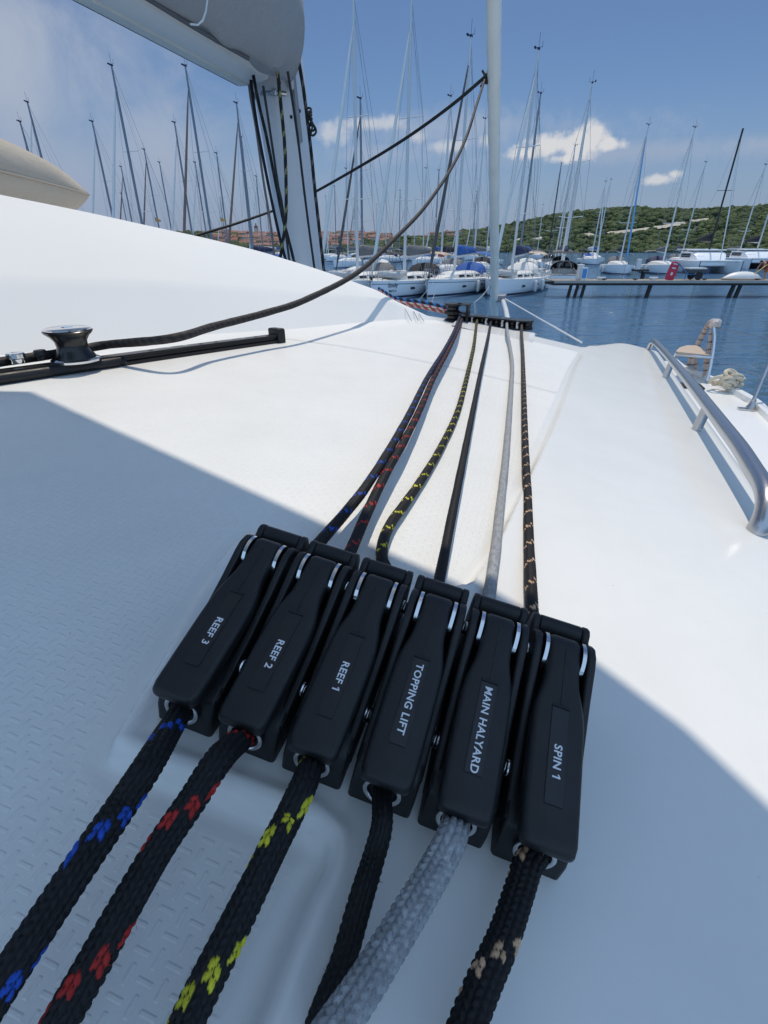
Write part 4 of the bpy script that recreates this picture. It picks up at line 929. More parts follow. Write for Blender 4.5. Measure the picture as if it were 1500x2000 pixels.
# ------------------------------------------------------------------ yachts
M_hull = mat('hull_white', (.86, .87, .88), .25, bump=(.6, .002, .05))
M_hullb = mat('hull_dark', (.03, .035, .05), .25, bump=(.6, .002, .05))
M_dk2 = mat('yacht_deck', (.72, .71, .68), .45, bump=(3, .002, .05))
M_strp = mat('boot_stripe', (.035, .05, .10), .4)
M_glass = mat('yacht_window', (.015, .018, .022), .12)
M_mastA = mat('yacht_mast', (.66, .67, .67), .4, bump=(3, 0, .05)); M_mastB = mat('carbon_mast', (.02, .02, .022), .35)
M_mastC = mat('white_mast', (.74, .74, .72), .45); M_wire = mat('rigging_wire', (.25, .26, .28), .4)
M_jib = mat('furled_cloth', (.74, .73, .69), .7, bump=(4, .006, .06)); M_jibd = mat('furled_dark', (.10, .09, .09), .8, bump=(4, .006, .06)); M_jibr = mat('furled_brown', (.24, .15, .12), .8, bump=(4, .006, .06))
FAB = {'grey': mat('fab_grey', (.16, .165, .17), .85, bump=(5, .02, .1)), 'dark': mat('fab_dark', (.025, .025, .03), .85, bump=(5, .02, .1)), 'blue': mat('fab_blue', (.02, .10, .36), .8, bump=(5, .02, .1)),
       'navy': mat('fab_navy', (.02, .03, .08), .8, bump=(5, .02, .1)), 'beige': mat('fab_beige', (.50, .40, .32), .85, bump=(5, .02, .1)), 'lblue': mat('fab_light_blue', (.16, .38, .62), .8, bump=(5, .02, .1)), 'white': mat('fab_white', (.7, .69, .66), .8, bump=(5, .02, .1))}
M_fend = mat('fender_white', (.72, .71, .68), .45); M_clear = mat('clear_vinyl', (.35, .37, .38), .15)
def hb(y):   # half beam of the hull along its length (stern -6, bow 6.3)
    q = (y+6)/12.3; return 2.02*np.clip(1-max(0, (q-.42)/.58)**2.3, 0, 1)*(.86+.14*min(1, q/.3))
def sheer(y): return 1.12+.22*((y+6)/12.3)**2
ys_ = np.concatenate([np.linspace(-6, 4, 15), np.linspace(4.5, 6.2, 8), [6.3]])
def LB(): return MB()
P_ = {}
def L(name, B, m, **k):
    o = mb(name, B, m, PR, local=True, **k); o.parent = None; P_[name+('' if name not in P_ else '')] = o; return o
PR = bpy.data.objects.new('sailing_yacht', None); COL.objects.link(PR); RL[PR.name] = np.zeros(3)
def build_parts():
    P = {}
    def put(name, key, B, m, **k): 
        o = mb(name, B, m, PR, local=True, **k); P[key] = o
    rings = []
    for y in ys_:
        h = max(hb(y), .015); s = sheer(y); yy = y
        sec = [(h, s), (h*.985, s*.75), (h*.93, s*.42), (h*.80, .1), (h*.62, -.12), (h*.3, -.4), (0, -.5)]
        full = sec+[(-a, b) for a, b in sec[-2::-1]]
        rings.append(np.array([(x, yy-(.10*(1-z/s) if y > 5.8 else 0), z) for x, z in full]))
    put('hull', 'hull', LB().loft(rings, False, False).add(rings[0], [tuple(range(len(rings[0])))]), M_hull, smooth=50)
    put('hull', 'hullb', LB().loft(rings, False, False).add(rings[0], [tuple(range(len(rings[0])))]), M_hullb, smooth=50)
    for key, z0, z1 in (('stripe', .08, .2), ('line', .82, .85)):
        B = LB()
        for sx in (-1, 1):
            r = []
            for y in ys_[:-1]:
                h = max(hb(y), .015); s = sheer(y); f = lambda z: np.interp(z, [.1, s*.42, s*.75, s], [h*.80, h*.93, h*.985, h])+.006
                r.append(np.array([(sx*f(z0*s), y, z0*s), (sx*f(z1*s), y, z1*s)]))
            B.loft(r, False, False)
        put('boot_stripe' if key == 'stripe' else 'hull_line', key, B, M_strp)
    put('deck', 'deck', LB().loft([np.array([(x*max(hb(y), .015), y, sheer(y)+.03*(1-x*x)) for x in (-1, -.5, 0, .5, 1)]) for y in ys_], False, False), M_dk2)
    rings = []
    for y, w_, h in ((-2.6, 1.25, .02), (-2.55, 1.22, .42), (-1.5, 1.25, .50), (0, 1.22, .50), (1.5, 1.05, .44), (2.8, .75, .30), (3.9, .40, .12), (4.4, .15, .02)):
        s = sheer(y); rings.append(np.array([(-w_, y, s), (-w_*.9, y, s+h*.75), (-w_*.7, y, s+h), (0, y, s+h*1.12), (w_*.7, y, s+h), (w_*.9, y, s+h*.75), (w_, y, s)]))
    put('coachroof', 'roof', LB().loft(rings, False, False), M_dk2, smooth=40)
    for k_, (y0, y1) in enumerate(((-1.9, -.9), (-.3, .9), (1.3, 2.1))):
        for sx in (-1, 1):
            w0 = np.interp(y0, [-1.5, 0, 1.5, 2.8], [1.25, 1.22, 1.05, .75]); w1 = np.interp(y1, [-1.5, 0, 1.5, 2.8], [1.25, 1.22, 1.05, .75]); z = sheer(y0)+.12
            B = LB().add([(sx*(w0*.98+.012), y0, z), (sx*(w1*.98+.012), y1, z), (sx*(w1*.92+.012), y1, z+.17), (sx*(w0*.92+.012), y0, z+.17)], [(0, 1, 2, 3)]); put('cabin_window', 'cw%d%d' % (k_, sx), B, M_glass)
    for k_, (y, wl) in enumerate(((2.6, .55), (-.6, .5), (-3.0, .45))):
        for sx in (-1, 1):
            h = hb(y)*.955+.02; B = LB().box((sx*h, y, .72), (.03, wl, .16), R=Matrix.Rotation(sx*(.12 if y > 2 else .0), 3, 'Z')); put('hull_window', 'hw%d%d' % (k_, sx), B, M_glass)
    # spray hood
    def arch(y, w_, z0, h, n=13): return np.array([(w_*math.cos(math.pi*i/(n-1)), y, z0+h*abs(math.sin(math.pi*i/(n-1)))**.6) for i in range(n)])
    put('spray_hood', 'hood', LB().loft([arch(-1.75, 1.05, 1.55, .10), arch(-2.2, 1.2, 1.45, .75), arch(-2.7, 1.3, 1.3, 1.0), arch(-3.3, 1.3, 1.3, .98)], False, False), FAB['grey'], smooth=60)
    B = LB()
    for x0, x1 in ((-.75, -.1), (.1, .75)): B.add([(x0, -1.86+.0, 1.72), (x1, -1.86, 1.72), (x1*.95, -2.24, 2.10), (x0*.95, -2.24, 2.10)], [(0, 1, 2, 3)])
    put('hood_window', 'hoodw', B, M_clear)
    put('bimini', 'bimini', LB().loft([arch(-3.5, 1.45, 2.75, .22), arch(-4.4, 1.5, 2.85, .24), arch(-5.5, 1.4, 2.75, .22)], False, False), FAB['grey'], smooth=60)
    for sx in (-1, 1):
        B = LB()
        for y0, y1 in ((-4.4, -3.5), (-4.4, -5.5), (-4.4, -4.4)): B.tube([(sx*1.5, y0, 1.2), (sx*1.43, y1, 2.76)], .022, 6)
        put('bimini_frame', 'bframe%d' % sx, B, M_steel)
    H = 17.0
    put('mast', 'mast', LB().loft([np.array([(math.cos(a)*.105*k, 1.0-.02*z+math.sin(a)*.14*k, z) for a in np.linspace(0, 2*math.pi, 13)[:-1]]) for z, k in ((1.4, 1), (8, 1), (14, .95), (H-.3, .62), (H, .6))], True, True), M_mastA, smooth=50)
    my = lambda z: 1.0-.02*z
    B = LB().tube([(0, my(H), H), (.0, my(H), H+.9)], .012, 5).tube([(-.25, my(H), H+.12), (.25, my(H), H+.12)], .015, 5).tube([(-.25, my(H), H+.1), (-.25, my(H), H+.42)], .012, 5).box((.25, my(H), H+.15), (.10, .28, .1)).box((0, my(H), H+.05), (.14, .3, .1))
    put('masthead', 'head', B, FAB['navy'])
    for i, (z, l_) in enumerate(((6.3, 1.15), (11.0, .9))):
        B = LB().tube([(-l_, my(z)-.35, z+.1), (0, my(z), z), (l_, my(z)-.35, z+.1)], .035, 6); put('spreader', 'sp%d' % i, B, M_mastC)
    B = LB(); 
    for sx in (-1, 1):
        B.tube([(sx*1.75, .6, 1.2), (sx*1.15, my(6.3)-.35, 6.4), (sx*.9, my(11)-.35, 11.1), (0, my(H-1), H-.8)], .013, 4)
        B.tube([(sx*1.6, .7, 1.2), (0, my(6.3), 6.2)], .011, 4).tube([(sx*1.15, my(6.3)-.35, 6.4), (0, my(11), 10.9)], .010, 4)
    B.tube([(.9, -5.9, 1.2), (0, -4.6, 4.2), (0, my(H), H)], .012, 4).tube([(-.9, -5.9, 1.2), (0, -4.6, 4.2)], .012, 4).tube([(0, -3.4, 3.0), (.0, my(H), H-.1)], .008, 4)
    put('stays', 'stays', B, M_wire)
    jt = np.array([0, my(H)+.15, H-1.6]); jb_ = np.array([0, 6.1, 1.55])
    put('furled_jib', 'jib', LB().tube([jb_+(jt-jb_)*q for q in (0, .04, .1, .3, .6, .9, .97, 1)], [.06, .06, .125, .13, .11, .075, .04, .03], 9), M_jib, smooth=60)
    put('furler_drum', 'drum', LB().lathe([(.1, 0), (.1, .18), (.05, .22)], (0, 6.1, 1.38), n=12), M_black)
    put('boom', 'boom', LB().tube([(0, .85, 2.75), (0, -4.0, 2.95)], .085, 8), M_mastA)
    rings = []
    for y, w_, h in ((.6, .05, .35), (.45, .16, .75), (-1, .2, .62), (-2.5, .18, .5), (-3.6, .13, .35), (-3.9, .04, .15)):
        z0 = 2.85-.04*(y-.85); rings.append(np.array([(w_*a, y, z0+h*b) for a, b in ((-.6, 0), (-1, .3), (-.7, .8), (0, 1), (.7, .8), (1, .3), (.6, 0))]))
    put('sail_cover', 'cover', LB().loft(rings, True, True), FAB['grey'], smooth=60)
    B = LB(); sy = np.linspace(-5.6, 5.4, 9)
    for sx in (-1, 1):
        for y in sy: B.tube([(sx*(hb(y)-.05), y, sheer(y)), (sx*(hb(y)-.04), y, sheer(y)+.62)], .014, 5)
        for dz in (.3, .61): B.tube([(sx*(hb(y)-.045), y, sheer(y)+dz) for y in sy], .007, 4)
    for dz in (.35, .68): B.tube([(hb(4.9), 4.9, sheer(5)+dz), (hb(5.8)+.05, 5.8, sheer(5)+dz), (.22, 6.35, sheer(6)+dz), (-.22, 6.35, sheer(6)+dz), (-hb(5.8)-.05, 5.8, sheer(5)+dz), (-hb(4.9), 4.9, sheer(5)+dz)], .018, 5)
    for x, y in ((.22, 6.33), (-.22, 6.33), (hb(5.8)+.03, 5.8), (-hb(5.8)-.03, 5.8)): B.tube([(x, y, sheer(6)), (x, y, sheer(6)+.68)], .018, 5)
    put('guardrail', 'rail', B, M_steel)
    put('anchor', 'anchor', LB().box((0, 6.35, 1.30), (.16, .5, .07)).tube([(0, 6.5, 1.28), (0, 6.62, 1.02)], .04, 6).box((0, 6.55, .98), (.34, .16, .05)), M_steel)
    for k_, y in enumerate((.8, -1.4, -3.4)):
        for sx in (-1, 1):
            x = sx*(hb(y)+.13); B = LB().lathe([(.02, .45), (.06, .42), (.13, .34), (.14, 0), (.13, -.34), (.06, -.42), (.02, -.44)], (x, y, .62), n=12); B.tube([(x, y, 1.05), (sx*hb(y), y, sheer(y)+.3)], .012, 4)
            put('fender', 'fe%d%d' % (k_, sx), B, M_fend, smooth=60)
    put('wheel', 'wheel', LB().tube([(.55*math.cos(a), -4.6, 1.75+.55*math.sin(a)) for a in np.linspace(0, 2*math.pi, 25)], .025, 5), M_steel)
    put('cockpit_coaming', 'coam', LB().box((1.35, -4.2, 1.28), (.35, 3.2, .35)).box((-1.35, -4.2, 1.28), (.35, 3.2, .35)), M_dk2, bevel=.06)
    return P
PT = build_parts()
for o in PT.values(): o.parent = None
FULL = ['hull', 'stripe', 'deck', 'roof', 'hood', 'hoodw', 'bimini', 'bframe-1', 'bframe1', 'mast', 'head', 'sp0', 'sp1', 'stays', 'jib', 'drum', 'boom', 'cover', 'rail', 'anchor', 'wheel', 'coam']+[k for k in PT if k[:2] in ('cw', 'hw', 'fe')]
FAR = ['hull', 'stripe', 'deck', 'roof', 'hood', 'bimini', 'mast', 'head', 'sp0', 'sp1', 'stays', 'jib', 'boom', 'cover', 'fe01', 'fe11', 'fe0-1', 'fe1-1']
used = set()
def yacht(u, v, h, head, label, group, full=False, mastm=None, jibm=None, hood=None, bim=None, cover=None, drop=(), add=(), name='sailing_yacht', msc=1.0, dx=0.):
    """mast head seen at photo pixel (u, v), h = mast height above the water, head = compass of the bow (degrees, 180 = towards us)"""
    d = pray(u, v); y = (h-ZC)/(d[2]/d[1]); mx, my_ = d[0]*y/d[1], y
    a = math.radians(head); fwd = np.array([math.sin(a), math.cos(a)])
    mast_local = 1.0-.02*17*0.5
    root = np.array([mx, my_])-fwd*(1.0-.34)
    r = bpy.data.objects.new(name, None); COL.objects.link(r); r.location = (root[0], root[1], 0); r.rotation_euler = (rng.uniform(-.012, .012) if not full else 0, rng.uniform(-.012, .012) if not full else 0, -a)
    tag(r, label, 'sailing yacht', group)
    k = h/17.0
    for key in [q for q in (FULL if full else FAR)+list(add) if q not in drop]:
        src = PT[key]; o = src.copy(); COL.objects.link(o); o.parent = r
        o.name = src.name.split('.')[0]
        if key in ('mast', 'head', 'sp0', 'sp1', 'stays', 'jib'):
            if key == 'head': o.location = (0, 0, 17.0*(k-1))
            elif key in ('sp0', 'sp1'): o.location = (0, 0, (6.3 if key == 'sp0' else 11.0)*(k-1))
            else: o.scale = (msc if key == 'mast' else 1, 1, k)
        m = {'mast': mastm, 'boom': mastm, 'jib': jibm, 'hood': hood, 'bimini': bim, 'cover': cover}.get(key)
        if m is not None:
            o.material_slots[0].link = 'OBJECT'; o.material_slots[0].material = m
    return r
FB = FAB
# the near row, bows towards us
n1 = yacht(690, -14, 17.6, 209, 'leftmost near white yacht, its bow hidden behind the raised roof', 'yachts moored in the near row', True, hood=FB['grey'], bim=FB['dark'], cover=FB['grey'])
n2 = yacht(804, -10, 17.4, 209, 'white yacht with dark fenders and a name on its bow', 'yachts moored in the near row', True, hood=FB['dark'], bim=FB['beige'], cover=FB['grey'], add=('line',))
n3 = yacht(920, 72, 16.0, 209, 'white yacht with a bright blue spray hood and dark furled sail', 'yachts moored in the near row', True, jibm=M_jibd, hood=FB['blue'], bim=FB['blue'], cover=FB['blue'], add=('line',))
n4 = yacht(1052, 97, 15.4, 209, 'white yacht half hidden by the furled sail with a grey dinghy on its foredeck', 'yachts moored in the near row', True, hood=FB['white'], bim=FB['beige'], cover=FB['navy'])
for c in n2.children:
    if c.name.startswith('fender'): c.material_slots[0].link = 'OBJECT'; c.material_slots[0].material = FB['navy']
def hull_text(root, s, y, z, size):
    V, F = text_mesh(s, size, size*.02); h = hb(y)
    sl = (hb(y+.4)-hb(y-.4))/.8
    Vx = []
    for q in V:
        yy = y-q[0]; Vx.append((-(np.interp(z+q[1], [.1, .5, .85, 1.2], [.80, .93, .985, 1.0])*hb(yy)+.018), yy, z+q[1]))
    mk('hull_lettering', Vx, F, M_strp, root, local=True, flat=True)
for r in (n1, n2, n3, n4): RL[r.name] = np.zeros(3)
hull_text(n2, 'Emily', 4.6, .98, .36); hull_text(n2, 'BNT-4', 4.6, .60, .22)
def dinghy(root, lb, m_=None):
    B = MB(); path = [(-.55, -1.1, 0), (-.6, .4, 0), (-.45, 1.0, .08), (0, 1.35, .16), (.45, 1.0, .08), (.6, .4, 0), (.55, -1.1, 0)]
    d = empty('inflatable_dinghy', (0, 0, 0), lb, 'dinghy', 'inflatable dinghies on the foredecks')
    RL[d.name] = np.zeros(3)
    M_ = mat('hypalon', (.52, .52, .51), .6, bump=(6, .01, .08))
    mb('tube', MB().tube(spline(path, .1)[0], .23, 10), M_, d, local=True, smooth=60); mb('floor', MB().box((0, -.1, .12), (.9, 2.0, .1)), FAB['grey'], d, local=True, bevel=.03)
    a = root.rotation_euler[2]; p = Vector((0, 3.1, 1.62)); p.rotate(Matrix.Rotation(a, 3, 'Z'))
    d.location = (root.location[0]+p[0], root.location[1]+p[1], p[2]); d.rotation_euler = (-.05, 0, a)
dinghy(n1, 'grey inflatable dinghy on the foredeck of the leftmost near yacht'); dinghy(n2, 'grey inflatable dinghy on the foredeck of the yacht with dark fenders'); dinghy(n4, 'grey inflatable dinghy on the yacht half hidden by the furled sail')
# the others: (mast head u, v, height, heading, mast, jib, cover, words)
A_, Bk, Wt = M_mastA, M_mastB, M_mastC
M_mastBacklit = mat('backlit_grey_mast', (.20, .23, .28), .4, bump=(3, 0, .05))  # backlit darkness put into the colour of the left masts, reused for some middle ones
LEFT = [(40, 238, 15.5, 196, A_, None), (49, 200, 17.0, 196, A_, M_jib), (178, 238, 16.0, 196, A_, M_jib), (215, 128, 17.5, 197, A_, M_jib), (235, 326, 15.5, 197, A_, M_jibr), (283, 293, 16.0, 197, A_, M_jibr), (312, 318, 16.5, 198, A_, None),
        (341, 240, 16.5, 198, A_, M_jib), (367, 130, 17.5, 199, A_, M_jibr), (423, 300, 16.0, 200, A_, None), (430, 386, 16.5, 200, A_, M_jib), (461, 202, 17.0, 201, A_, M_jibr), (472, 268, 17.0, 201, A_, None), (235, 378, 15.0, 197, A_, None), (384, 318, 15.5, 200, A_, M_jib), (500, 345, 15, 202, A_, M_jib), (520, 382, 16, 202, A_, None)]
MID = [(705, 192, 15.5, 208, A_, M_jibd), (880, 188, 16.5, 208, A_, None), (652, 364, 17.0, 206, A_, M_jib), (637, 384, 17.0, 206, A_, None), (692, 389, 17.5, 207, A_, M_jibr), (755, 360, 16.5, 207, A_, None), (782, 372, 16.5, 207, A_, M_jib), (833, 329, 17.0, 207, A_, None), (857, 333, 17.0, 208, A_, M_jib),
       (949, 232, 17.0, 209, A_, None), (930, 375, 17.0, 209, A_, M_jib), (966, 330, 16.5, 209, A_, None), (1054, 184, 16.5, 209, A_, None), (676, 330, 15.5, 207, A_, None), (812, 390, 16.5, 207, A_, None), (735, 400, 17, 207, A_, None), (900, 395, 16, 208, A_, M_jib)]
RIGHT = [(1125, 285, 16.5, 12, A_, M_jib), (1096, 320, 16.5, 12, Bk, None), (1182, 355, 15.5, 187, Wt, M_jib), (1192, 351, 17.5, 187, Wt, None), (1267, 244, 17.2, 195, A_, FAB['lblue']), (1360, 249, 17.0, 192, Wt, None), (1379, 317, 17.2, 192, A_, None), (1497, 322, 16.5, 190, A_, None), (1062, 400, 15.0, 190, A_, None)]
ordw = ['first', 'second', 'third', 'fourth', 'fifth', 'sixth', 'seventh', 'eighth', 'ninth', 'tenth', 'eleventh', 'twelfth', 'thirteenth', 'fourteenth', 'fifteenth', 'sixteenth', 'seventeenth', 'eighteenth']
def hname(j): return {None: 'bare forestay', M_jib: 'white furled sail', M_jibr: 'brown furled sail', M_jibd: 'dark furled sail', FAB['lblue']: 'light blue furled sail'}[j]
covs = [FB['grey'], FB['navy'], FB['grey'], FB['white'], FB['blue'], FB['dark']]
for zone, lst, grp in (('left of our mast, counting mast tops from left', LEFT, 'yachts left of the mast'), ('right of our mast, counting back-row mast tops from left', MID, 'yachts packed behind the near row'), (None, RIGHT, 'yachts at the right')):
    for i, q in enumerate(sorted(lst, key=lambda a: a[0])):
        u, v, h, hd, mm, jj = q
        if zone: lb = '%s yacht %s, %s' % (ordw[i], zone, hname(jj))
        else:
            lb = {1125: 'grey-masted yacht stern-on beside the end of the pier, under the big cloud', 1096: 'thin black-masted yacht at the left end of the pier', 1182: 'white-masted yacht with a white furled sail, left of a close pair', 1192: 'white-masted yacht with a bare forestay, right of a close pair',
                  1267: 'yacht behind the pier with a light blue furled sail and white fenders', 1360: 'yacht bow-on behind the red board with a tall white mast', 1379: 'grey-masted yacht left of the black-masted catamaran, farther back', 1497: 'grey-masted yacht behind the pier at the right edge', 1062: 'small distant yacht just right of the thick furled sail'}[u]
        yacht(u, v, h, hd, lb, grp, False, M_mastBacklit if (lst is LEFT or (lst is MID and i % 3 == 1)) else mm, jj, hood=covs[(i*5+1) % 6], bim=covs[(i*3+2) % 6], cover=covs[(i*7) % 6], drop=('jib',) if jj is None else ())
n5 = yacht(1157, 163, 16.2, 16, 'yacht stern-on at the end of the pier with a black bimini and open cockpit', 'yachts at the right', True, hood=FB['dark'], bim=FB['dark'], cover=FB['navy'], mastm=Wt, jibm=M_jib)
for o in PT.values(): bpy.data.objects.remove(o)
bpy.data.objects.remove(PR)

# catamarans at the right, bows to the pier
def catam(u, v, h, head, label, mastm, k=0):
    d = pray(u, v); y = (h-ZC)/(d[2]/d[1]); a = math.radians(head); c = np.array([d[0]*y/d[1], y])
    r = bpy.data.objects.new('moored_catamaran', None); COL.objects.link(r); RL[r.name] = np.zeros(3); tag(r, label, 'catamaran', 'catamarans behind the pier')
    for sx in (-1, 1):
        rings = []
        for yy, w_ in ((-6, .75), (-3, .85), (1, .85), (4, .6), (5.6, .22), (6, .05)):
            s = 1.75; rings.append(np.array([(sx*2.75+x*w_, yy-(0 if yy < 5 else .12*(1-z/s)), z) for x, z in ((-1, s), (-.95, s*.5), (-.6, 0), (0, -.4), (.6, 0), (.95, s*.5), (1, s))]))
        B = MB().loft(rings, False, False); B.add(np.concatenate([[q[0], q[-1]] for q in rings]), [(2*i, 2*i+1, 2*i+3, 2*i+2) for i in range(5)]); B.add(rings[0], [tuple(range(7))]); mb('hull', B, M_hull, r, local=True, smooth=45)
        mb('hull_window', MB().box((sx*(2.75+.86), -.5, 1.15), (.05, 2.6, .28)), M_glass, r, local=True)
        mb('side_rail', MB().tube([(sx*3.3, yy, 2.35) for yy in np.linspace(-5, 5, 8)], .015, 5).tube([(sx*3.3, 5, 2.35), (sx*3.0, 5.8, 2.35), (sx*2.4, 5.8, 2.35), (sx*2.3, 5.2, 2.35)], .018, 5), M_steel, r, local=True)
    mb('bridge_deck', MB().box((0, -1.6, 1.35), (4.4, 8.0, .75)), M_hull, r, local=True, bevel=.15)
    mb('crossbeam', MB().tube([(-2.75, 5.2, 1.7), (2.75, 5.2, 1.7)], .13, 10), M_mastA, r, local=True)
    rings = []
    for yy, w_, hh in ((2.4, 1.9, .02), (1.5, 2.2, .9), (.6, 2.4, 1.2), (-3.6, 2.5, 1.3)): rings.append(np.array([(-w_, yy, 1.7), (-w_*.95, yy, 1.7+hh*.85), (-w_*.75, yy, 1.7+hh), (w_*.75, yy, 1.7+hh), (w_*.95, yy, 1.7+hh*.85), (w_, yy, 1.7)]))
    mb('cabin', MB().loft(rings, False, False), M_hull, r, local=True, smooth=40)
    B = MB()
    for x0, x1 in ((-1.8, -.65), (-.55, .55), (.65, 1.8)): B.add([(x0*1.02, 2.06, 1.99), (x1*1.02, 2.06, 1.99), (x1*1.06, 1.50, 2.48), (x0*1.06, 1.50, 2.48)], [(0, 1, 2, 3)])
    mb('windscreen', B, M_glass, r, local=True)
    for sx in (-1, 1): mb('cabin_window', MB().box((sx*2.44, -1.3, 2.35), (.05, 3.6, .5)), M_glass, r, local=True)
    mb('hardtop', MB().box((0, -4.2, 3.15), (4.6, 4.0, .14)), M_hull, r, local=True, bevel=.05)
    mb('flybridge' if k else 'roof_visor', MB().box((0, -.5, 3.08), (4.4, 3.0, .14)), M_hull, r, local=True, bevel=.05)
    mb('mast', MB().loft([np.array([(math.cos(q)*.11, .6-.03*z+math.sin(q)*.17, z) for q in np.linspace(0, 6.2832, 13)[:-1]]) for z in (3.0, 9, h-.2, h)], True, True), mastm, r, local=True, smooth=50)
    mb('spreader', MB().tube([(-1.1, .2, h*.6), (0, .6-.018*h, h*.6), (1.1, .2, h*.6)], .035, 6), mastm, r, local=True)
    mb('furled_jib', MB().tube([(0, 5.2, 1.9), (0, 3.4, h*.45), (0, .9-.02*h, h*.88)], [.05, .09, .04], 9), M_jib, r, local=True)
    B = MB()
    for sx in (-1, 1): B.tube([(sx*3.3, -.8, 1.8), (sx*1.1, .2, h*.6), (0, .6-.03*h, h-.5)], .013, 4)
    mb('stays', B, M_wire, r, local=True)
    mb('boom', MB().tube([(0, .4, 4.2), (0, -5.2, 4.4)], .12, 8), mastm, r, local=True)
    rings = [np.array([(w_*p, yy, 4.25+hh*q) for p, q in ((-.6, 0), (-1, .4), (-.5, .9), (0, 1), (.5, .9), (1, .4), (.6, 0))]) for yy, w_, hh in ((.3, .1, .5), (.1, .28, 1.1), (-2.5, .3, .8), (-5.1, .12, .4))]
    mb('sail_cover', MB().loft(rings, True, True), FAB['dark'], r, local=True, smooth=60)
    r.location = (c[0]-math.sin(a)*.3, c[1]-math.cos(a)*.3, 0); r.rotation_euler = (0, 0, -a); return r
catam(1453, 250, 17.4, 190, 'white catamaran behind the pier with a tall black mast', M_mastB)
catam(1540, 300, 17.0, 190, 'white catamaran partly cut off by the right edge of the picture', M_mastA, 1)

# ------------------------------------------------------------------ pier on the right and what stands on it
M_plank = mat('pier_planks', (.30, .25, .19), .85, bump=(2.5, .01, .3)); M_beam = mat('pier_beam', (.035, .033, .032), .7, bump=(2, .01, .3)); M_pile = mat('pile_steel', (.02, .02, .022), .65, bump=(3, .01, .3))
M_conc = mat('pier_edge', (.36, .34, .31), .85, bump=(2, .01, .2))
PX0 = aty(1083, 548, 40)[0]
pier = empty('pier', (30, 40, -ZC), 'low timber pier on dark steel piles crossing the right side', 'pier')
B = MB()
for i in range(150):
    x = PX0+.2+i*.40
    if x > 70: break
    B.box((x, 41.2, -2.235), (.37, 2.4, .06))
mb('planking', B, M_plank, pier, flat=True)
mb('edge_beam', MB().box(((PX0+70)/2, 40.0, -2.27), (70-PX0, .16, .2)), M_conc, pier, bevel=.02)
mb('under_beam', MB().box(((PX0+70)/2, 41.2, -2.44), (70-PX0, 2.2, .17)), M_beam, pier)
for u_, n_p in ((1126, 3), (1268, 1), (1436, 2), (1610, 2)):
    for k in range(n_p):
        x = aty(u_+k*13-(n_p-1)*6, 565, 40.4)[0]
        for yy in (40.35,): mb('pile', MB().tube([(x-.25, yy, -4.4), (x-.03, yy, -2.75), (x, yy, -2.45)], .16 if n_p < 3 else .12, 10), M_pile, pier)
for u_ in (1180, 1240, 1375, 1478):
    x = aty(u_, 548, 40.3)[0]; mb('cleat', MB().box((x, 40.3, -2.17), (.08, .1, .08)).tube([(x-.18, 40.3, -2.1), (x+.18, 40.3, -2.1)], .04, 6), M_beam, pier)
def post_at(u, v, y=41.0): p = aty(u, v, y); return np.array([p[0], y, -2.2])
p = post_at(1131, 540, 40.9)
o = empty('service_pedestal', p, 'white service pedestal near the end of the pier', 'pedestal'); mb('body', MB().box(p+[0, 0, .5], (.42, .34, 1.0), taper=.94), M_fend, o, bevel=.05); mb('cap', MB().box(p+[0, 0, 1.03], (.46, .38, .1)), M_fend, o, bevel=.04)
p = post_at(1139.5, 540, 40.6)+[.02, 0, 0]
o = empty('notice_board', p, 'white board with a blue panel standing beside the service pedestal', 'sign'); mb('board', MB().box(p+[0, 0, .45], (.46, .08, .9)), M_fend, o, bevel=.02); mb('blue_panel', MB().box(p+[0, -.045, .47], (.32, .02, .62)), mat('sign_blue', (.06, .26, .62), .4), o)
p = post_at(1248, 512, 62); p[1] = 62
o = empty('service_pedestal', p, 'white service pedestal on a far pier behind the moored yachts', 'pedestal'); mb('body', MB().box(p+[0, 0, .5], (.5, .4, 1.1), taper=.94), M_fend, o, bevel=.05)
fp = empty('pier', (p[0], p[1], -ZC), 'short dark far pier end between two moored yachts', 'pier'); mb('deck', MB().box(p+[.55, .4, -.12], (1.5, 1.2, .22)), M_beam, fp)
for dx in (.9,): mb('pile', MB().tube([p+[dx, .2, -2.2], p+[dx, .2, -.3]], .22, 10), M_pile, fp)
M_red = mat('red_board', (.52, .03, .07), .45, bump=(3, 0, .08))
p = post_at(1306, 547, 40.7)
o = empty('paddle_board', p, 'red board with white markings standing upright on the pier', 'board')
R = np.array(Matrix.Rotation(math.radians(9), 3, 'Y')); ol = []
for z, w_ in ((0, .30), (.15, .36), (.6, .37), (1.0, .35), (1.2, .30), (1.28, .18)): ol.append((w_, z))
ring = [np.array([p+R @ np.array([sx*w_*1.0, dy, z]) for sx, dy in ((-1, 0), (-.7, -.06), (.7, -.06), (1, 0), (.7, .05), (-.7, .05))]) for w_, z in ol]
mb('board', MB().loft(ring, True, True), M_red, o, smooth=60)
for z, w_, h_ in ((1.12, .36, .07), (.84, .28, .09), (.45, .15, .2)): mb('marking', MB().box(p+R @ np.array([0, -.068, z]), (w_, .012, h_), R=R), M_fend, o)
M_bl = mat('cart_blue', (.03, .16, .42), .5, bump=(4, 0, .1))
p = post_at(1352, 547, 40.8); o = empty('hand_cart', p, 'blue two-wheeled hand cart parked on the pier', 'cart')
mb('tray', MB().box(p+[.15, .2, .62], (1.5, .9, .28)), mat('cart_tray', (.06, .065, .07), .6), o, bevel=.03); mb('tray_top', MB().box(p+[.1, .2, .80], (1.35, .85, .10)), M_fend, o, bevel=.02)
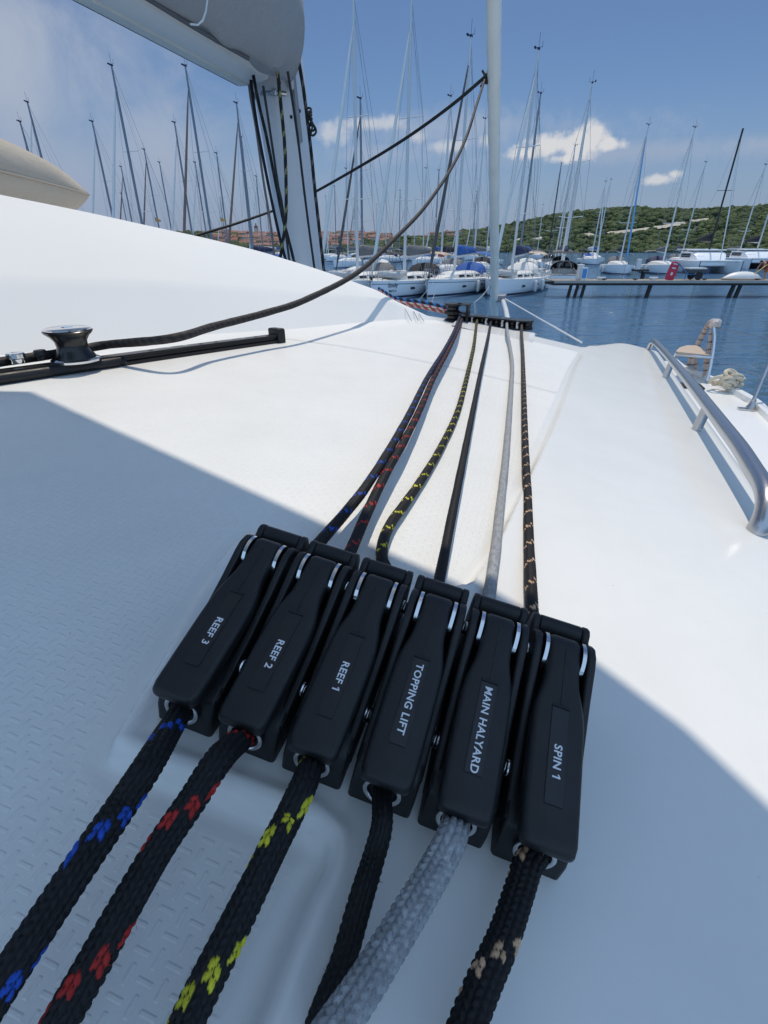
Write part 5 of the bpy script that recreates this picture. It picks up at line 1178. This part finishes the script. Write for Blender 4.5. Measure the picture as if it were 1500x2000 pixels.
mb('frame', MB().tube([p+[.95, -.2, .35], p+[.95, -.2, .85]], .03, 6).tube([p+[-.6, -.2, .4], p+[1.1, -.2, .4]], .035, 6).tube([p+[-.55, -.2, .45], p+[-1.0, -.2, .75], p+[-1.5, -.2, 1.15]], .035, 6).tube([p+[-1.5, -.2, 1.15], p+[-1.5, .5, 1.15]], .03, 6).tube([p+[-.7, -.2, .45], p+[-.75, -.2, .05]], .03, 6), M_bl, o)
Ry2 = np.array([[1, 0, 0], [0, 0, -1], [0, 1, 0]])
for dy in (-.28, .75):
    wb = mb('wheel', MB().lathe([(.16, -.05), (.27, -.06), (.29, 0), (.27, .06), (.16, .05)], p+[.25, dy, .29], Ry2, 20), M_black, o, smooth=40); mb('hub', MB().lathe([(.15, -.065), (.12, -.075), (.02, -.08)], p+[.25, dy, .29], Ry2, 16), mat('hub_red', (.42, .06, .04), .5), o)
p = post_at(1448, 547, 41.2); o = empty('upturned_dinghy', p, 'white upturned dinghy lying on the pier', 'dinghy')
ring = []
for q in np.linspace(-1, 1, 15):
    w_ = .62*max(.04, (1-abs(q)**2.4)); h_ = .50*max(.06, 1-abs(q)**2.6); ring.append(np.array([p+[q*1.55, w_*math.cos(a), .08+h_*math.sin(a)] for a in np.linspace(0, math.pi, 9)]))
mb('shell', MB().loft(ring, False, False), M_fend, o, smooth=60); mb('gunwale', MB().tube([r[0] for r in ring]+[r[-1] for r in ring[::-1]]+[ring[0][0]], .07, 6), FAB['beige'], o)
for (u_, lb) in ((1276, 'small heap of coiled line left of the red board on the pier'), (1174, 'small heap of coiled line on the planks right of the notice board')):
    p = post_at(u_, 545, 40.6); B = MB()
    for k in range(6): B.tube([p+np.array([(.22+.02*k)*math.cos(q), .18*math.sin(q), .05+.03*k]) for q in np.linspace(0, 6.2, 14)], .03, 5)
    tag(mb('line_heap', B, FAB['white']), lb, 'rope coil')

# a person bending over at the right end of the visible pier
M_skin = mat('skin', (.42, .25, .17), .6); M_shirt = mat('maroon_cloth', (.12, .02, .03), .85, bump=(30, .003, .15)); M_short = mat('rust_cloth', (.30, .12, .06), .85, bump=(30, .003, .15)); M_hair = mat('dark_hair', (.03, .022, .018), .8)
p0 = post_at(1491, 547, 41.3)
pr_ = empty('person', p0, 'person in a maroon shirt and rust shorts bending over on the pier', 'person')
def skin_obj(name, pts, edges, rad, m, par, root=0):
    me = bpy.data.meshes.new(name); me.from_pydata([tuple(np.array(q)) for q in pts], edges, []); me.update(); o = bpy.data.objects.new(name, me); COL.objects.link(o)
    sk = o.modifiers.new('skin', 'SKIN'); sub = o.modifiers.new('sub', 'SUBSURF'); sub.levels = 2; sub.render_levels = 2
    if not me.skin_vertices: 
        bm2 = bmesh.new(); bm2.from_mesh(me); bm2.verts.layers.skin.verify(); bm2.to_mesh(me); bm2.free()
    for i, r in enumerate(rad): me.skin_vertices[0].data[i].radius = (r, r); me.skin_vertices[0].data[i].use_root = (i == root)
    for m_ in (m if isinstance(m, list) else [m]): me.materials.append(m_)
    o.parent = par; return o
pts = [(0, .1, .88), (-.12, .1, 1.02), (-.30, .1, 1.16), (-.42, .1, 1.22), (-.50, .1, 1.24), (-.62, .1, 1.22), (-.36, -.12, 1.16), (-.44, -.16, .92), (-.56, -.12, .72), (-.60, -.11, .64), (-.36, .32, 1.16), (-.46, .34, .92), (-.58, .30, .72), (-.62, .29, .64),
       (.02, 0, .84), (-.04, -.02, .46), (.06, -.02, .09), (-.08, -.02, .04), (.04, .2, .84), (.10, .22, .46), (.26, .22, .10), (.12, .22, .04)]
edg = [(0, 1), (1, 2), (2, 3), (3, 4), (4, 5), (2, 6), (6, 7), (7, 8), (8, 9), (2, 10), (10, 11), (11, 12), (12, 13), (0, 14), (14, 15), (15, 16), (16, 17), (0, 18), (18, 19), (19, 20), (20, 21)]
skin_obj('body', pts, edg, [.13, .125, .14, .055, .085, .09, .06, .045, .035, .04, .06, .045, .035, .04, .085, .06, .042, .035, .085, .06, .042, .035], M_skin, pr_)
mb('shirt', MB().loft([np.array([np.array(c)+r_*np.array([.7*math.sin(a)*s1, math.cos(a), math.sin(a)]) for a in np.linspace(0, 6.2832, 15)[:-1]])+p0 for c, r_, s1 in (((.0, .1, .90), .165, 1), ((-.12, .1, 1.02), .16, 1), ((-.26, .1, 1.14), .19, 1), ((-.38, .1, 1.20), .12, 1))], True, True), M_shirt, pr_, smooth=70)
for dy, k_ in ((0, -.04), (.21, .10)): mb('shorts_leg', MB().tube([p0+[.03, .03+dy*.8, .92], p0+[.02, .0+dy*.95, .72], p0+[k_*.7, dy-.01, .52]], [.13, .115, .10], 12), M_short, pr_)
mb('hair', MB().lathe([(.02, .10), (.08, .07), (.105, .0), (.10, -.04)], p0+[-.575, .1, 1.26], n=14), M_hair, pr_, smooth=70)
p = post_at(1474, 545, 40.8); tag(mb('boat_hook', MB().tube([p+[-.5, 0, .15], p+[.75, .2, 1.05]], .03, 8), mat('yellow_pole', (.55, .38, .08), .5)), 'yellow pole leaning up beside the bending person', 'pole')
# mooring lines from the near bows into the water
for k, (a_, b_, lb) in enumerate((((847, 548, 38), (815, 588, 34), 'mooring line from the left bow of the yacht with the blue hood'), ((853, 556, 38), (843, 590, 34), 'steep mooring line down from the stem of the yacht with the blue hood'), ((955, 561, 37.5), (925, 592, 33), 'mooring line crossing in front of the yacht with the blue hood'))):
    pa_ = aty(*a_); pb_ = atz(b_[0], b_[1], -3.45); tag(mb('mooring_line', MB().tube(spline([pa_, (pa_+pb_)/2+[0, 0, -.12], pb_], .3)[0], .022, 6), FAB['white']), lb, 'mooring line')
# flags
for (u, v, y, c_, lb) in ((302, 424, 60, (.55, .30, .10), 'small orange pennant flying left of the mast, leftmost one'), (430, 424, 62, (.55, .33, .08), 'small orange flag just left of the mast'), (856, 492, 52, (.45, .10, .10), 'small red and white ensign behind the second near yacht')):
    p = aty(u, v, y); o = empty('flag', p, lb, 'flag')
    mb('cloth', MB().loft([np.array([p+[x*.65, .08*math.sin(x*5), -.3*x], p+[x*.6, .08*math.sin(x*5+.6), -.22*x-.42+.2*x]]) for x in np.linspace(0, 1, 8)], False, False), mat('flag_%d' % u, c_, .8), o); mb('halyard', MB().tube([p+[0, 0, 1.2], p+[0, 0, -2.2]], .012, 5), M_wire, o)
